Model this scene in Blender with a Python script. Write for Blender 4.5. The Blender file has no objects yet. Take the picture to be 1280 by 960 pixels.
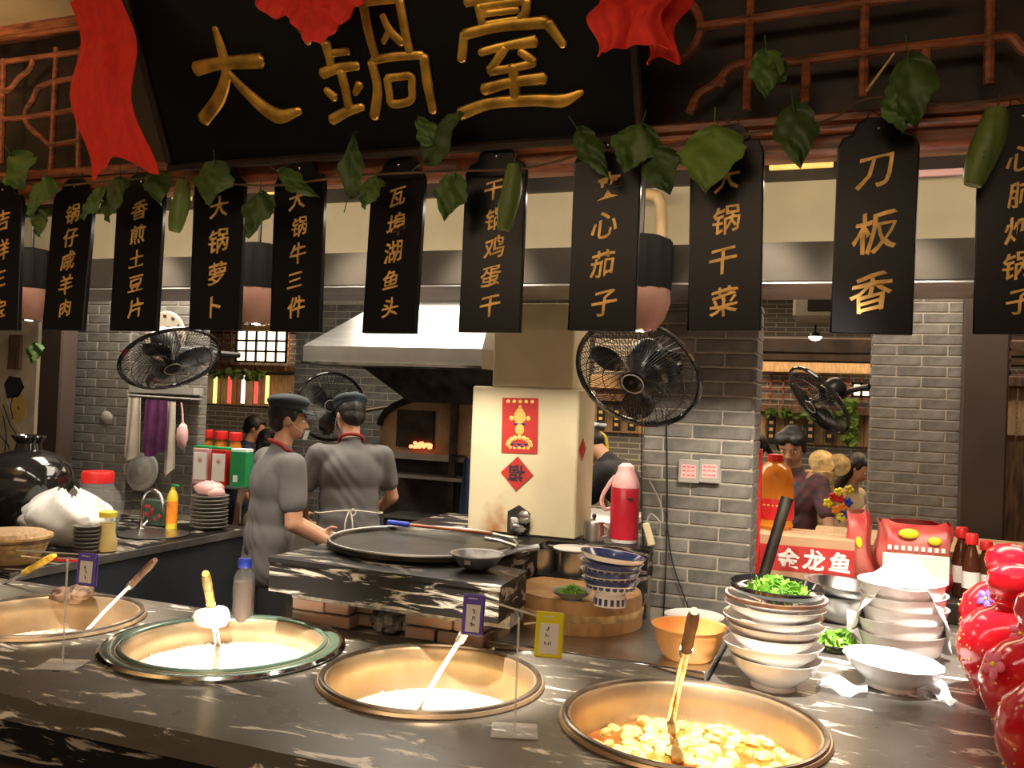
import bpy, bmesh, math, random
from mathutils import Vector, Matrix, Euler
random.seed(7)
SC = bpy.context.scene
COL = SC.collection
# ------------------------------------------------------------------ camera (image 1280x960, focal length in pixels)
FPX = 1120.0; YAW = math.atan(FPX / 2940); PITCH = math.atan(20 / FPX); ROLL = 0.04; EYE = 1.6
RC = Matrix.Rotation(YAW, 3, 'Z') @ Matrix.Rotation(math.pi / 2 + PITCH, 3, 'X') @ Matrix.Rotation(ROLL, 3, 'Z')
camd = bpy.data.cameras.new('camera'); camd.sensor_width = 36; camd.lens = 36 * FPX / 1280; camd.clip_start = 0.05
cam = bpy.data.objects.new('camera', camd); COL.objects.link(cam)
cam.matrix_world = Matrix.Translation((0, 0, EYE)) @ RC.to_4x4(); SC.camera = cam
# ------------------------------------------------------------------ world and exposure
SC.view_settings.view_transform = 'Standard'; SC.view_settings.look = 'None'
SC.view_settings.gamma = 1; SC.view_settings.exposure = 0.0
W = bpy.data.worlds.new('world'); SC.world = W; W.use_nodes = True
W.node_tree.nodes['Background'].inputs[0].default_value = (1.0, 0.72, 0.45, 1)
W.node_tree.nodes['Background'].inputs[1].default_value = 0.22
# ------------------------------------------------------------------ lights of the rooms
def area(loc, size, power, col, rot=(0, 0, 0), sy=None):
    l = bpy.data.lights.new('area_light', 'AREA'); l.energy = power; l.color = col
    l.shape = 'RECTANGLE'; l.size = size; l.size_y = sy or size
    o = bpy.data.objects.new('area_light', l); COL.objects.link(o); o.location = loc; o.rotation_euler = rot; return o
def spot(loc, target, power, col, ang=50, blend=0.5, r=0.03):
    l = bpy.data.lights.new('spot_light', 'SPOT'); l.energy = power; l.color = col; l.spot_size = math.radians(ang)
    l.spot_blend = blend; l.shadow_soft_size = r
    o = bpy.data.objects.new('spot_light', l); COL.objects.link(o); o.location = loc
    o.rotation_euler = (Vector(target) - Vector(loc)).to_track_quat('-Z', 'Y').to_euler(); return o
WARM = (1, 0.70, 0.42); NEUT = (1, 0.87, 0.70)
area((-1.9, 4.3, 2.75), 2.4, 85, NEUT, sy=1.0)         # kitchen ceiling panel
area((0.5, 4.3, 2.7), 1.2, 30, (1, 0.80, 0.60), sy=0.6)   # right part of the kitchen
area((-3.5, 3.85, 2.6), 0.9, 36, NEUT, sy=0.5)           # over the sink
area((-2.4, 7.0, 2.9), 4.0, 110, WARM, sy=1.4)           # dining room behind
area((0.6, 6.8, 2.9), 2.0, 80, WARM, sy=1.2)
area((-1.1, 2.46, 2.21), 4.6, 16, (1, 0.88, 0.72), (math.radians(0), 0, 0), sy=0.06)   # added strip of light behind the beam, no fixture there
for px_ in (-3.45, -2.55, -1.58, -1.12, -0.25, 0.12, 0.6):     # unseen spots added behind the signs to brighten pillars and chimney
    spot((px_, 2.47, 2.22), (px_ - 0.12, 3.4, 1.30), 62, (1, 0.87, 0.69), 62, 0.7, 0.04)
area((-1.1, 2.50, 2.25), 4.6, 13, (1, 0.82, 0.58), (math.radians(90), 0, 0), sy=0.05)   # added light, only there to brighten the cream bulkhead
area((-1.0, -0.6, 2.8), 3.0, 75, (1, 0.70, 0.45), (math.radians(25), 0, 0), sy=1.4)     # dining side, warm
spot((-2.6, 1.0, 2.1), (-3.2, 1.5, 2.87), 130, (1, 0.72, 0.42), 100, 1.0, 0.1)
for px_, pw in ((-3.0, 700), (-2.34, 900), (-1.68, 1700), (-1.02, 1700), (-0.33, 850)):     # ceiling spots over the pots
    spot((px_ + 0.15, 1.62, 2.84), (px_ + 0.06, 2.22, 0.80), pw, (1, 0.90, 0.74), 20, 1.0)
spot((0.42, 2.47, 2.22), (0.17, 3.0, 0.95), 420, (1, 0.95, 0.88), 40, 0.7)
spot((0.05, 1.60, 2.84), (-0.16, 2.60, 0.95), 800, (1, 0.95, 0.86), 18, 0.8)

# ------------------------------------------------------------------ photo pixel -> place in the room
O_ = Vector((0, 0, EYE))
def ray(px, py): return RC @ Vector(((px - 640) / FPX, -(py - 480) / FPX, -1))
def at(px, py, Z): return O_ + ray(px, py) * Z
def onz(px, py, z): v = ray(px, py); return O_ + v * ((z - EYE) / v.z)
def ony(px, py, y): v = ray(px, py); return O_ + v * (y / v.y)
def depth(p): return -(RC.transposed() @ (Vector(p) - O_)).z
def S(px, Z): return px * Z / FPX
# ------------------------------------------------------------------ materials
MATS = {}
def mat(name, col=(0.8, 0.8, 0.8), rough=0.5, metal=0.0, var=0.08, scale=8.0, bump=0.0, emit=None, es=1.0, trans=0.0, alpha=1.0, coat=0.0, col2=None, stretch=None, rnd=0.0, ior=1.45, sss=0.0, detail=3):
    if name in MATS: return MATS[name]
    m = bpy.data.materials.new(name); m.use_nodes = True; MATS[name] = m
    nt = m.node_tree; N = nt.nodes; L = nt.links; b = N['Principled BSDF']
    tc = N.new('ShaderNodeTexCoord'); mp = N.new('ShaderNodeMapping'); L.new(tc.outputs['Object'], mp.inputs[0])
    if stretch: mp.inputs['Scale'].default_value = stretch
    nz = N.new('ShaderNodeTexNoise'); nz.inputs['Scale'].default_value = scale; nz.inputs['Detail'].default_value = detail
    L.new(mp.outputs[0], nz.inputs[0])
    cr = N.new('ShaderNodeValToRGB'); L.new(nz.outputs[0], cr.inputs[0])
    c2 = col2 or tuple(max(0, c * (1 - var * 2.2)) for c in col)
    c1 = col if col2 else tuple(min(1, c * (1 + var)) for c in col)
    cr.color_ramp.elements[0].position = 0.32; cr.color_ramp.elements[1].position = 0.68
    cr.color_ramp.elements[0].color = (*c2, 1); cr.color_ramp.elements[1].color = (*c1, 1)
    out = cr.outputs[0]
    if rnd:
        oi = N.new('ShaderNodeObjectInfo'); mr = N.new('ShaderNodeMapRange'); L.new(oi.outputs['Random'], mr.inputs[0])
        mr.inputs[3].default_value = 1 - rnd; mr.inputs[4].default_value = 1 + rnd
        hs = N.new('ShaderNodeHueSaturation'); L.new(out, hs.inputs['Color']); L.new(mr.outputs[0], hs.inputs['Value']); out = hs.outputs[0]
    L.new(out, b.inputs['Base Color'])
    b.inputs['Roughness'].default_value = rough; b.inputs['Metallic'].default_value = metal; b.inputs['IOR'].default_value = ior
    b.inputs['Transmission Weight'].default_value = trans; b.inputs['Alpha'].default_value = alpha; b.inputs['Coat Weight'].default_value = coat
    if sss: b.inputs['Subsurface Weight'].default_value = sss; b.inputs['Subsurface Radius'].default_value = (0.01, 0.004, 0.002)
    if emit: b.inputs['Emission Color'].default_value = (*emit, 1); b.inputs['Emission Strength'].default_value = es
    if bump:
        bp = N.new('ShaderNodeBump'); bp.inputs['Strength'].default_value = bump; bp.inputs['Distance'].default_value = 0.01
        L.new(nz.outputs[0], bp.inputs['Height']); L.new(bp.outputs[0], b.inputs['Normal'])
    return m
def marble(name, base, vein, scale=3.0, stretch=(1.2, 5, 5), rough=0.22, lo=0.62, hi=0.68, spec=0.5):
    m = bpy.data.materials.new(name); m.use_nodes = True; MATS[name] = m
    nt = m.node_tree; N = nt.nodes; L = nt.links; b = N['Principled BSDF']
    tc = N.new('ShaderNodeTexCoord'); mp = N.new('ShaderNodeMapping'); mp.inputs['Scale'].default_value = stretch
    mp.inputs['Rotation'].default_value = (0.0, 0.0, 0.12)
    L.new(tc.outputs['Object'], mp.inputs[0])
    nz = N.new('ShaderNodeTexNoise'); nz.inputs['Scale'].default_value = scale; nz.inputs['Detail'].default_value = 7; nz.inputs['Distortion'].default_value = 0.8
    nz.inputs['Roughness'].default_value = 0.62
    L.new(mp.outputs[0], nz.inputs[0])
    cr = N.new('ShaderNodeValToRGB'); L.new(nz.outputs[0], cr.inputs[0]); e = cr.color_ramp.elements
    e[0].position = 0.0; e[0].color = (*base, 1); e[1].position = lo; e[1].color = (*[c * 1.5 for c in base], 1)
    k = e.new(hi); k.color = (*vein, 1)
    L.new(cr.outputs[0], b.inputs['Base Color'])
    b.inputs['Specular IOR Level'].default_value = spec
    n2 = N.new('ShaderNodeTexNoise'); n2.inputs['Scale'].default_value = 6; L.new(tc.outputs['Object'], n2.inputs[0])
    mr = N.new('ShaderNodeMapRange'); L.new(n2.outputs[0], mr.inputs[0]); mr.inputs[3].default_value = rough * 0.7; mr.inputs[4].default_value = rough * 1.6
    L.new(mr.outputs[0], b.inputs['Roughness'])
    return m
def stained(name, base, stain, centre, radius):
    m = mat(name, base, 0.85, var=0.06, scale=4, bump=0.1); nt = m.node_tree; N = nt.nodes; L = nt.links; b = N['Principled BSDF']
    tc = N.new('ShaderNodeTexCoord'); mp = N.new('ShaderNodeMapping'); mp.vector_type = 'POINT'
    mp.inputs['Scale'].default_value = (1 / radius[0], 0.0, 1 / radius[1]); mp.inputs['Location'].default_value = (-centre[0] / radius[0], 0, -centre[1] / radius[1]); L.new(tc.outputs['Object'], mp.inputs[0])
    ln = N.new('ShaderNodeVectorMath'); ln.operation = 'LENGTH'; L.new(mp.outputs[0], ln.inputs[0])
    nz = N.new('ShaderNodeTexNoise'); nz.inputs['Scale'].default_value = 22; nz.inputs['Detail'].default_value = 5; L.new(tc.outputs['Object'], nz.inputs[0])
    ad = N.new('ShaderNodeMath'); ad.operation = 'MULTIPLY_ADD'; L.new(nz.outputs[0], ad.inputs[0]); ad.inputs[1].default_value = 1.3; L.new(ln.outputs['Value'], ad.inputs[2])
    mr = N.new('ShaderNodeMapRange'); L.new(ad.outputs[0], mr.inputs[0]); mr.inputs[1].default_value = 0.7; mr.inputs[2].default_value = 1.65; mr.inputs[3].default_value = 0.9; mr.inputs[4].default_value = 0.0
    mx = N.new('ShaderNodeMix'); mx.data_type = 'RGBA'; src = b.inputs['Base Color'].links[0].from_socket
    L.new(mr.outputs[0], mx.inputs[0]); L.new(src, mx.inputs[6]); mx.inputs[7].default_value = (*stain, 1); L.new(mx.outputs[2], b.inputs['Base Color'])
    return m
def brickmat(name, c1, c2, mortar, w=0.2, h=0.05):
    m = bpy.data.materials.new(name); m.use_nodes = True; MATS[name] = m
    nt = m.node_tree; N = nt.nodes; L = nt.links; b = N['Principled BSDF']
    tc = N.new('ShaderNodeTexCoord'); mp = N.new('ShaderNodeMapping'); mp.inputs['Rotation'].default_value = (math.pi / 2, 0, 0)
    L.new(tc.outputs['Object'], mp.inputs[0]); br = N.new('ShaderNodeTexBrick'); L.new(mp.outputs[0], br.inputs[0])
    br.inputs['Color1'].default_value = (*c1, 1); br.inputs['Color2'].default_value = (*c2, 1); br.inputs['Mortar'].default_value = (*mortar, 1)
    br.inputs['Scale'].default_value = 1; br.inputs['Brick Width'].default_value = w; br.inputs['Row Height'].default_value = h; br.inputs['Mortar Size'].default_value = 0.005
    L.new(br.outputs[0], b.inputs['Base Color']); b.inputs['Roughness'].default_value = 0.8
    return m
M = lambda n: MATS[n]
mat('black', (0.012, 0.012, 0.014), 0.35); mat('black_gloss', (0.012, 0.010, 0.010), 0.12, coat=0.6)
mat('lacquer', (0.006, 0.006, 0.007), 0.30, var=0.2, scale=3); MATS['lacquer'].node_tree.nodes['Principled BSDF'].inputs['Specular IOR Level'].default_value = 0.22
mat('gold', (0.72, 0.42, 0.07), 0.32, 0.75, var=0.25, scale=14, bump=0.15)
mat('gold_paint', (0.85, 0.52, 0.16), 0.45, 0.25, var=0.2, scale=30)
mat('wood_red', (0.30, 0.095, 0.040), 0.35, var=0.3, scale=10, stretch=(1, 6, 6), bump=0.1)
mat('wood_dark', (0.028, 0.017, 0.012), 0.5, var=0.3, scale=8); mat('wood_brown', (0.16, 0.085, 0.045), 0.5, var=0.3, scale=8, stretch=(8, 1, 1))
mat('wood_tan', (0.52, 0.35, 0.19), 0.6, var=0.15, scale=12, stretch=(8, 8, 1)); mat('bamboo', (0.62, 0.42, 0.18), 0.6, var=0.2, scale=30)
mat('cream', (0.50, 0.43, 0.30), 0.7, var=0.05, scale=5, bump=0.05); mat('fascia', (0.035, 0.030, 0.025), 0.9); MATS['fascia'].node_tree.nodes['Principled BSDF'].inputs['Specular IOR Level'].default_value = 0.1
mat('plaster', (0.60, 0.53, 0.36), 0.85, var=0.06, scale=4, bump=0.1)
mat('plaster_dirty', (0.62, 0.50, 0.30), 0.85, scale=5, col2=(0.30, 0.15, 0.05), bump=0.1)
mat('plaster_grey', (0.40, 0.35, 0.27), 0.85, var=0.08, scale=4)
mat('brick_grey', (0.155, 0.148, 0.135), 0.8, var=0.16, scale=20, bump=0.3, rnd=0.14)
mat('mortar', (0.40, 0.37, 0.31), 0.9, var=0.08, scale=30, bump=0.2)
mat('brick_red', (0.32, 0.17, 0.12), 0.85, scale=14, col2=(0.25, 0.20, 0.16), bump=0.5, rnd=0.15)
mat('mortar_grey', (0.26, 0.22, 0.18), 0.9, var=0.2, scale=20, bump=0.4)
mat('steel', (0.55, 0.55, 0.54), 0.28, 1.0, var=0.06, scale=6, stretch=(1, 12, 1)); mat('steel_dull', (0.40, 0.39, 0.38), 0.42, 0.9, var=0.12, scale=8)
mat('steel_blue', (0.10, 0.115, 0.14), 0.42, 0.7, var=0.1, scale=3); mat('chrome', (0.75, 0.75, 0.75), 0.1, 1.0)
mat('iron', (0.05, 0.045, 0.04), 0.35, 0.7, var=0.3, scale=10, bump=0.2)
mat('pot_metal', (0.58, 0.45, 0.30), 0.34, 0.78, scale=7, col2=(0.44, 0.31, 0.19), bump=0.08)
mat('pot_rim', (0.30, 0.25, 0.20), 0.3, 0.9, var=0.2, scale=10)
mat('white_china', (0.86, 0.83, 0.79), 0.15, coat=0.4, var=0.02); mat('white_cloth', (0.85, 0.85, 0.84), 0.9, var=0.04, scale=20, bump=0.2)
mat('paper', (0.85, 0.84, 0.80), 0.8, var=0.02); mat('red_cloth', (0.70, 0.028, 0.016), 0.8, var=0.06, scale=60, stretch=(1, 1, 0.4), bump=0.1)
mat('red', (0.62, 0.02, 0.02), 0.35, var=0.08); mat('red_paper', (0.42, 0.025, 0.02), 0.7, var=0.06); mat('red_glaze', (0.62, 0.008, 0.018), 0.16, coat=0.15, var=0.08, scale=5)
mat('thermos_red', (0.46, 0.012, 0.03), 0.3, coat=0.3); mat('pink', (0.80, 0.18, 0.30), 0.5); mat('pink_bag', (0.72, 0.42, 0.42), 0.4)
mat('leaf', (0.035, 0.085, 0.015), 0.5, scale=18, col2=(0.075, 0.14, 0.03), bump=0.4, rnd=0.35); mat('leaf_light', (0.10, 0.19, 0.03), 0.5, scale=20, col2=(0.16, 0.26, 0.05), bump=0.3)
mat('cucumber', (0.15, 0.21, 0.05), 0.45, scale=30, col2=(0.07, 0.12, 0.02), stretch=(1, 1, 0.15), bump=0.4)
mat('salad', (0.26, 0.50, 0.06), 0.5, scale=25, col2=(0.12, 0.30, 0.03)); mat('vine', (0.10, 0.06, 0.03), 0.8)
mat('skin', (0.52, 0.28, 0.18), 0.5, var=0.06, scale=8, sss=0.08); mat('hair', (0.012, 0.010, 0.009), 0.5, var=0.3, scale=60, bump=0.3)
mat('uniform', (0.135, 0.13, 0.135), 0.85, var=0.10, scale=6, bump=0.25); mat('navy_cap', (0.022, 0.035, 0.045), 0.8, var=0.2, scale=12)
mat('trousers', (0.02, 0.02, 0.025), 0.85); mat('apron_dark', (0.05, 0.055, 0.065), 0.8)
mat('string', (0.60, 0.57, 0.50), 0.9); mat('purple_cloth', (0.13, 0.03, 0.12), 0.9, var=0.25, scale=10); mat('beige_cloth', (0.55, 0.50, 0.42), 0.9, var=0.1)
mat('navy', (0.02, 0.035, 0.09), 0.8); mat('black_cloth', (0.018, 0.018, 0.022), 0.85); mat('eye_white', (0.8, 0.78, 0.75), 0.3); mat('lips', (0.42, 0.14, 0.11), 0.5)
mat('floral', (0.05, 0.055, 0.07), 0.8, scale=30, col2=(0.17, 0.05, 0.06))
mat('bandana', (0.02, 0.02, 0.022), 0.8, scale=22, col2=(0.6, 0.62, 0.62))
mat('orange_plastic', (0.85, 0.42, 0.13), 0.35, var=0.06, scale=6); mat('yellow_handle', (0.78, 0.50, 0.05), 0.5, var=0.25, scale=30); mat('brown_handle', (0.25, 0.12, 0.07), 0.55, var=0.3, scale=20)
mat('block_top', (0.36, 0.27, 0.17), 0.6, var=0.15, scale=5); mat('block_side', (0.52, 0.30, 0.12), 0.5, scale=9, col2=(0.34, 0.17, 0.06), stretch=(3, 3, 1), bump=0.2)
mat('blue', (0.02, 0.05, 0.45), 0.35); mat('purple', (0.16, 0.10, 0.55), 0.4); mat('yellow', (0.85, 0.80, 0.03), 0.4); mat('blue_glaze', (0.03, 0.045, 0.15), 0.2, coat=0.4)
mat('green', (0.02, 0.30, 0.10), 0.45); mat('orange', (0.85, 0.28, 0.02), 0.4); mat('bottle_yellow', (0.70, 0.55, 0.04), 0.4)
mat('neck_red', (0.28, 0.02, 0.02), 0.8)
mat('carton', (0.48, 0.29, 0.17), 0.8, var=0.05); mat('carton_red', (0.48, 0.03, 0.03), 0.75); mat('ink', (0.02, 0.02, 0.03), 0.7)
mat('black_matte', (0.012, 0.011, 0.011), 0.9); MATS['black_matte'].node_tree.nodes['Principled BSDF'].inputs['Specular IOR Level'].default_value = 0.1
mat('glass', (0.80, 0.83, 0.82), 0.05, alpha=0.10, var=0); mat('clear_shield', (0.8, 0.85, 0.85), 0.1, alpha=0.22, var=0)
mat('acrylic', (0.80, 0.81, 0.80), 0.08, alpha=0.45, var=0)
mat('sauce', (0.05, 0.012, 0.006), 0.15, var=0.1); mat('oil', (0.85, 0.30, 0.03), 0.1, var=0.05, trans=0.35); mat('brown_glass', (0.10, 0.03, 0.012), 0.12, trans=0.2)
mat('plastic_bag', (0.82, 0.82, 0.80), 0.35, alpha=0.85, var=0.04, scale=12, bump=0.4); mat('plastic_film', (0.75, 0.76, 0.78), 0.25, alpha=0.38, bump=0.4, scale=20)
mat('soup_white', (0.85, 0.80, 0.68), 0.25, var=0.05, scale=10); mat('soup_cream', (0.80, 0.68, 0.42), 0.22, var=0.12, scale=8); mat('soup_red', (0.36, 0.07, 0.012), 0.15, scale=9, col2=(0.55, 0.22, 0.04))
mat('tofu', (0.82, 0.66, 0.30), 0.4, scale=22, col2=(0.72, 0.46, 0.12), bump=0.4); mat('broth_bits', (0.62, 0.40, 0.24), 0.4, var=0.3, scale=20)
mat('green_enamel', (0.10, 0.16, 0.12), 0.25, 0.4, coat=0.4); mat('rag', (0.20, 0.12, 0.08), 0.9, var=0.35, scale=25, bump=0.8)
mat('flat_dark', (0.035, 0.03, 0.025), 0.9, var=0.3); mat('oven_clay', (0.42, 0.32, 0.20), 0.85, scale=5, col2=(0.24, 0.13, 0.06), bump=0.2)
mat('ember', (0.5, 0.05, 0.02), 0.8, emit=(1, 0.16, 0.06), es=5.0, scale=40); mat('glow', (1, 0.8, 0.5), 0.5, emit=(1, 0.82, 0.52), es=2.6, var=0)
mat('glow_gold', (0.9, 0.65, 0.2), 0.5, emit=(1, 0.62, 0.16), es=0.55, var=0.2, scale=12); mat('glow_red', (0.8, 0.1, 0.1), 0.5, emit=(1, 0.12, 0.08), es=1.0, var=0)
mat('bulb', (1, 1, 1), 0.5, emit=(1, 0.95, 0.85), es=14, var=0); mat('copper', (0.30, 0.15, 0.11), 0.6, 0.0, var=0.1); mat('tan_pipe', (0.55, 0.38, 0.20), 0.45, var=0.08)
mat('floor_tile', (0.10, 0.09, 0.08), 0.4, var=0.2, scale=4); mat('ceil_tan', (0.50, 0.36, 0.20), 0.8, var=0.08, scale=3); mat('dark_brown', (0.045, 0.030, 0.024), 0.6, var=0.1, scale=3)
mat('ash', (0.30, 0.27, 0.24), 0.95, var=0.3, scale=30, bump=0.8); mat('ceil_dark', (0.06, 0.045, 0.035), 0.8)
mat('mural', (0.62, 0.52, 0.40), 0.8, var=0.12, scale=5); mat('ochre', (0.60, 0.42, 0.10), 0.7); mat('bag_print', (0.42, 0.010, 0.015), 0.35, scale=9, col2=(0.50, 0.16, 0.13), detail=1)
mat('plate_dark', (0.17, 0.16, 0.14), 0.3); mat('tag_grey', (0.33, 0.32, 0.30), 0.5); mat('rope', (0.015, 0.013, 0.012), 0.8)
marble('marble_top', (0.070, 0.062, 0.052), (0.78, 0.74, 0.66), 5.4, (1.0, 3.4, 5), 0.26, 0.585, 0.635)
marble('marble_slab', (0.008, 0.007, 0.007), (0.30, 0.27, 0.23), 3.2, (1.3, 3, 9), 0.35, 0.53, 0.59, 0.12)
brickmat('far_brick', (0.17, 0.16, 0.15), (0.20, 0.19, 0.17), (0.50, 0.48, 0.42))
# ------------------------------------------------------------------ mesh builder
def rotm(r):
    if r is None: return None
    return r if isinstance(r, Matrix) else Euler(r).to_matrix()
class MB:
    def __init__(s): s.v = []; s.f = []
    def add(s, vs, fs, c=None, r=None):
        b = len(s.v); c = Vector(c) if c is not None else Vector((0, 0, 0)); r = rotm(r)
        for p in vs:
            p = Vector(p); p = (r @ p if r else p) + c; s.v.append(p)
        s.f += [tuple(b + i for i in f) for f in fs]; return s
    def box(s, c, d, r=None):
        x, y, z = [k / 2 for k in d]
        return s.add([(-x, -y, -z), (x, -y, -z), (x, y, -z), (-x, y, -z), (-x, -y, z), (x, -y, z), (x, y, z), (-x, y, z)],
                     [(0, 3, 2, 1), (4, 5, 6, 7), (0, 1, 5, 4), (1, 2, 6, 5), (2, 3, 7, 6), (3, 0, 4, 7)], c, r)
    def bbox(s, c, d, bv=0.004, r=None):   # box with chamfered vertical and top edges
        x, y, z = [k / 2 for k in d]; b = min(bv, x * .45, y * .45, z * .45); rings = []
        for zz, k in ((-z, b), (-z + b, 0), (z - b, 0), (z, b)):
            X, Y = x - k, y - k; q = b
            rings.append([(X - q, -Y, zz), (X, -Y + q, zz), (X, Y - q, zz), (X - q, Y, zz), (-X + q, Y, zz), (-X, Y - q, zz), (-X, -Y + q, zz), (-X + q, -Y, zz)])
        vs = [p for g in rings for p in g]; fs = [tuple(range(7, -1, -1)), tuple(range(24, 32))]
        for k in range(3):
            for i in range(8): j = (i + 1) % 8; fs.append((k * 8 + i, k * 8 + j, k * 8 + 8 + j, k * 8 + 8 + i))
        return s.add(vs, fs, c, r)
    def tube(s, pts, r, seg=8, closed=False, flat=1.0, up=None):
        pts = [Vector(p) for p in pts]; n = len(pts); rs = r if isinstance(r, (list, tuple)) else [r] * n
        vs = []; fs = []; prev = None
        for i, p in enumerate(pts):
            a = pts[(i - 1) % n] if (closed or i > 0) else p; b = pts[(i + 1) % n] if (closed or i < n - 1) else p
            t = (b - a).normalized() if (b - a).length > 1e-9 else Vector((0, 0, 1))
            if up is not None: u = Vector(up)
            else:
                u = prev if prev is not None else (Vector((0, 0, 1)) if abs(t.z) < 0.9 else Vector((1, 0, 0)))
            x = t.cross(u)
            if x.length < 1e-6: x = t.cross(Vector((0.3, 1, 0.2)))
            x.normalize(); y = x.cross(t).normalized(); prev = y
            for k in range(seg):
                a_ = 2 * math.pi * k / seg; vs.append(p + x * math.cos(a_) * rs[i] + y * math.sin(a_) * rs[i] * flat)
        m = n if closed else n - 1
        for i in range(m):
            j = (i + 1) % n
            for k in range(seg): l = (k + 1) % seg; fs.append((i * seg + k, i * seg + l, j * seg + l, j * seg + k))
        if not closed: fs += [tuple(range(seg - 1, -1, -1)), tuple((n - 1) * seg + k for k in range(seg))]
        return s.add(vs, fs)
    def lathe(s, prof, seg=32, c=(0, 0, 0), r=None, caps=True, wob=None):
        vs = []; fs = []; n = len(prof)
        for i, (rad, z) in enumerate(prof):
            for k in range(seg):
                a = 2 * math.pi * k / seg; q = rad * (wob(a, i) if wob else 1); vs.append((q * math.cos(a), q * math.sin(a), z))
        for i in range(n - 1):
            for k in range(seg): l = (k + 1) % seg; fs.append((i * seg + k, i * seg + l, i * seg + seg + l, i * seg + seg + k))
        if caps:
            if prof[0][0] > 1e-5: fs.append(tuple(range(seg - 1, -1, -1)))
            if prof[-1][0] > 1e-5: fs.append(tuple((n - 1) * seg + k for k in range(seg)))
        return s.add(vs, fs, c, r)
    def ell(s, c, rad, seg=16, rings=10, r=None, noise=0):
        if isinstance(rad, (int, float)): rad = (rad,) * 3
        vs = [(0, 0, -rad[2])]; fs = []
        for i in range(1, rings):
            t = math.pi * i / rings
            for k in range(seg):
                a = 2 * math.pi * k / seg; q = 1 + (random.uniform(-noise, noise) if noise else 0)
                vs.append((rad[0] * math.sin(t) * math.cos(a) * q, rad[1] * math.sin(t) * math.sin(a) * q, -rad[2] * math.cos(t) * q))
        vs.append((0, 0, rad[2])); T = len(vs) - 1
        for k in range(seg): l = (k + 1) % seg; fs.append((0, 1 + l, 1 + k)); fs.append((T, T - seg + k, T - seg + l))
        for i in range(rings - 2):
            for k in range(seg): l = (k + 1) % seg; a = 1 + i * seg; fs.append((a + k, a + l, a + seg + l, a + seg + k))
        return s.add(vs, fs, c, r)
    def prism(s, out, t, c=(0, 0, 0), r=None):      # outline in local XZ, thickness along Y (front at -t/2)
        n = len(out); vs = [(x, -t / 2, z) for x, z in out] + [(x, t / 2, z) for x, z in out]
        fs = [tuple(range(n)), tuple(range(2 * n - 1, n - 1, -1))]
        for i in range(n): j = (i + 1) % n; fs.append((i, i + n, j + n, j))
        return s.add(vs, fs, c, r)
    def slab(s, out, z0, z1):                       # outline in XY, counter-clockwise
        n = len(out); vs = [(x, y, z0) for x, y in out] + [(x, y, z1) for x, y in out]
        fs = [tuple(range(n - 1, -1, -1)), tuple(range(n, 2 * n))]
        for i in range(n): j = (i + 1) % n; fs.append((i, j, j + n, i + n))
        return s.add(vs, fs)
    def grid(s, fn, nu, nv, t=0.002):               # sheet with thickness
        P = [[Vector(fn(i / nu, j / nv)) for i in range(nu + 1)] for j in range(nv + 1)]
        vs = []; w = nu + 1; tot = w * (nv + 1)
        for j in range(nv + 1):
            for i in range(w): vs.append(P[j][i])
        for j in range(nv + 1):
            for i in range(w):
                a = P[j][min(i + 1, nu)] - P[j][max(i - 1, 0)]; b = P[min(j + 1, nv)][i] - P[max(j - 1, 0)][i]
                n = a.cross(b); n = n.normalized() if n.length > 1e-12 else Vector((0, 0, 1)); vs.append(P[j][i] - n * t)
        fs = []
        for j in range(nv):
            for i in range(nu):
                q = (j * w + i, j * w + i + 1, (j + 1) * w + i + 1, (j + 1) * w + i); fs.append(q); fs.append(tuple(k + tot for k in reversed(q)))
        ring = [i for i in range(w)] + [j * w + nu for j in range(1, nv + 1)] + [nv * w + i for i in range(nu - 1, -1, -1)] + [j * w for j in range(nv - 1, 0, -1)]
        for k in range(len(ring)): a, b = ring[k], ring[(k + 1) % len(ring)]; fs.append((a, a + tot, b + tot, b))
        return s.add(vs, fs)
    def mesh(s, name, m, ang=40):
        me = bpy.data.meshes.new(name); me.from_pydata([tuple(p) for p in s.v], [], s.f); me.update()
        me.materials.append(M(m) if isinstance(m, str) else m)
        if ang:
            me.polygons.foreach_set('use_smooth', [True] * len(me.polygons)); me.set_sharp_from_angle(angle=math.radians(ang))
        return me
    def obj(s, name, m, parent=None, loc=None, rot=None, ang=40):
        return link(name, s.mesh(name, m, ang), parent, loc, rot)
def link(name, me, parent=None, loc=None, rot=None):
    o = bpy.data.objects.new(name, me); COL.objects.link(o)
    if parent: o.parent = parent
    if loc is not None: o.location = loc
    if rot is not None: o.rotation_euler = rot.to_euler() if isinstance(rot, Matrix) else rot
    return o
def tag(o, label, cat, group=None, kind=None):
    o['label'] = label; o['category'] = cat
    if group: o['group'] = group
    if kind: o['kind'] = kind
    return o
def thing(name, label, cat, loc=(0, 0, 0), rot=(0, 0, 0), group=None):
    o = bpy.data.objects.new(name, None); COL.objects.link(o); o.empty_display_size = 0.05; o.location = loc
    o.rotation_euler = rot.to_euler() if isinstance(rot, Matrix) else rot
    return tag(o, label, cat, group)
def struct(name, mb, m, parent=None, loc=None, rot=None, ang=40):
    o = mb.obj(name, m, parent, loc, rot, ang)
    if not parent: o['kind'] = 'structure'
    return o
def dup(root, loc, label=None, rot=None, group=None):
    r = root.copy(); COL.objects.link(r); r.location = loc
    if rot is not None: r.rotation_euler = rot
    if label: r['label'] = label
    if group: r['group'] = group
    for ch in list(root.children):
        c = ch.copy(); COL.objects.link(c); c.parent = r
        for g in list(ch.children): d = g.copy(); COL.objects.link(d); d.parent = c
    return r
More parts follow.
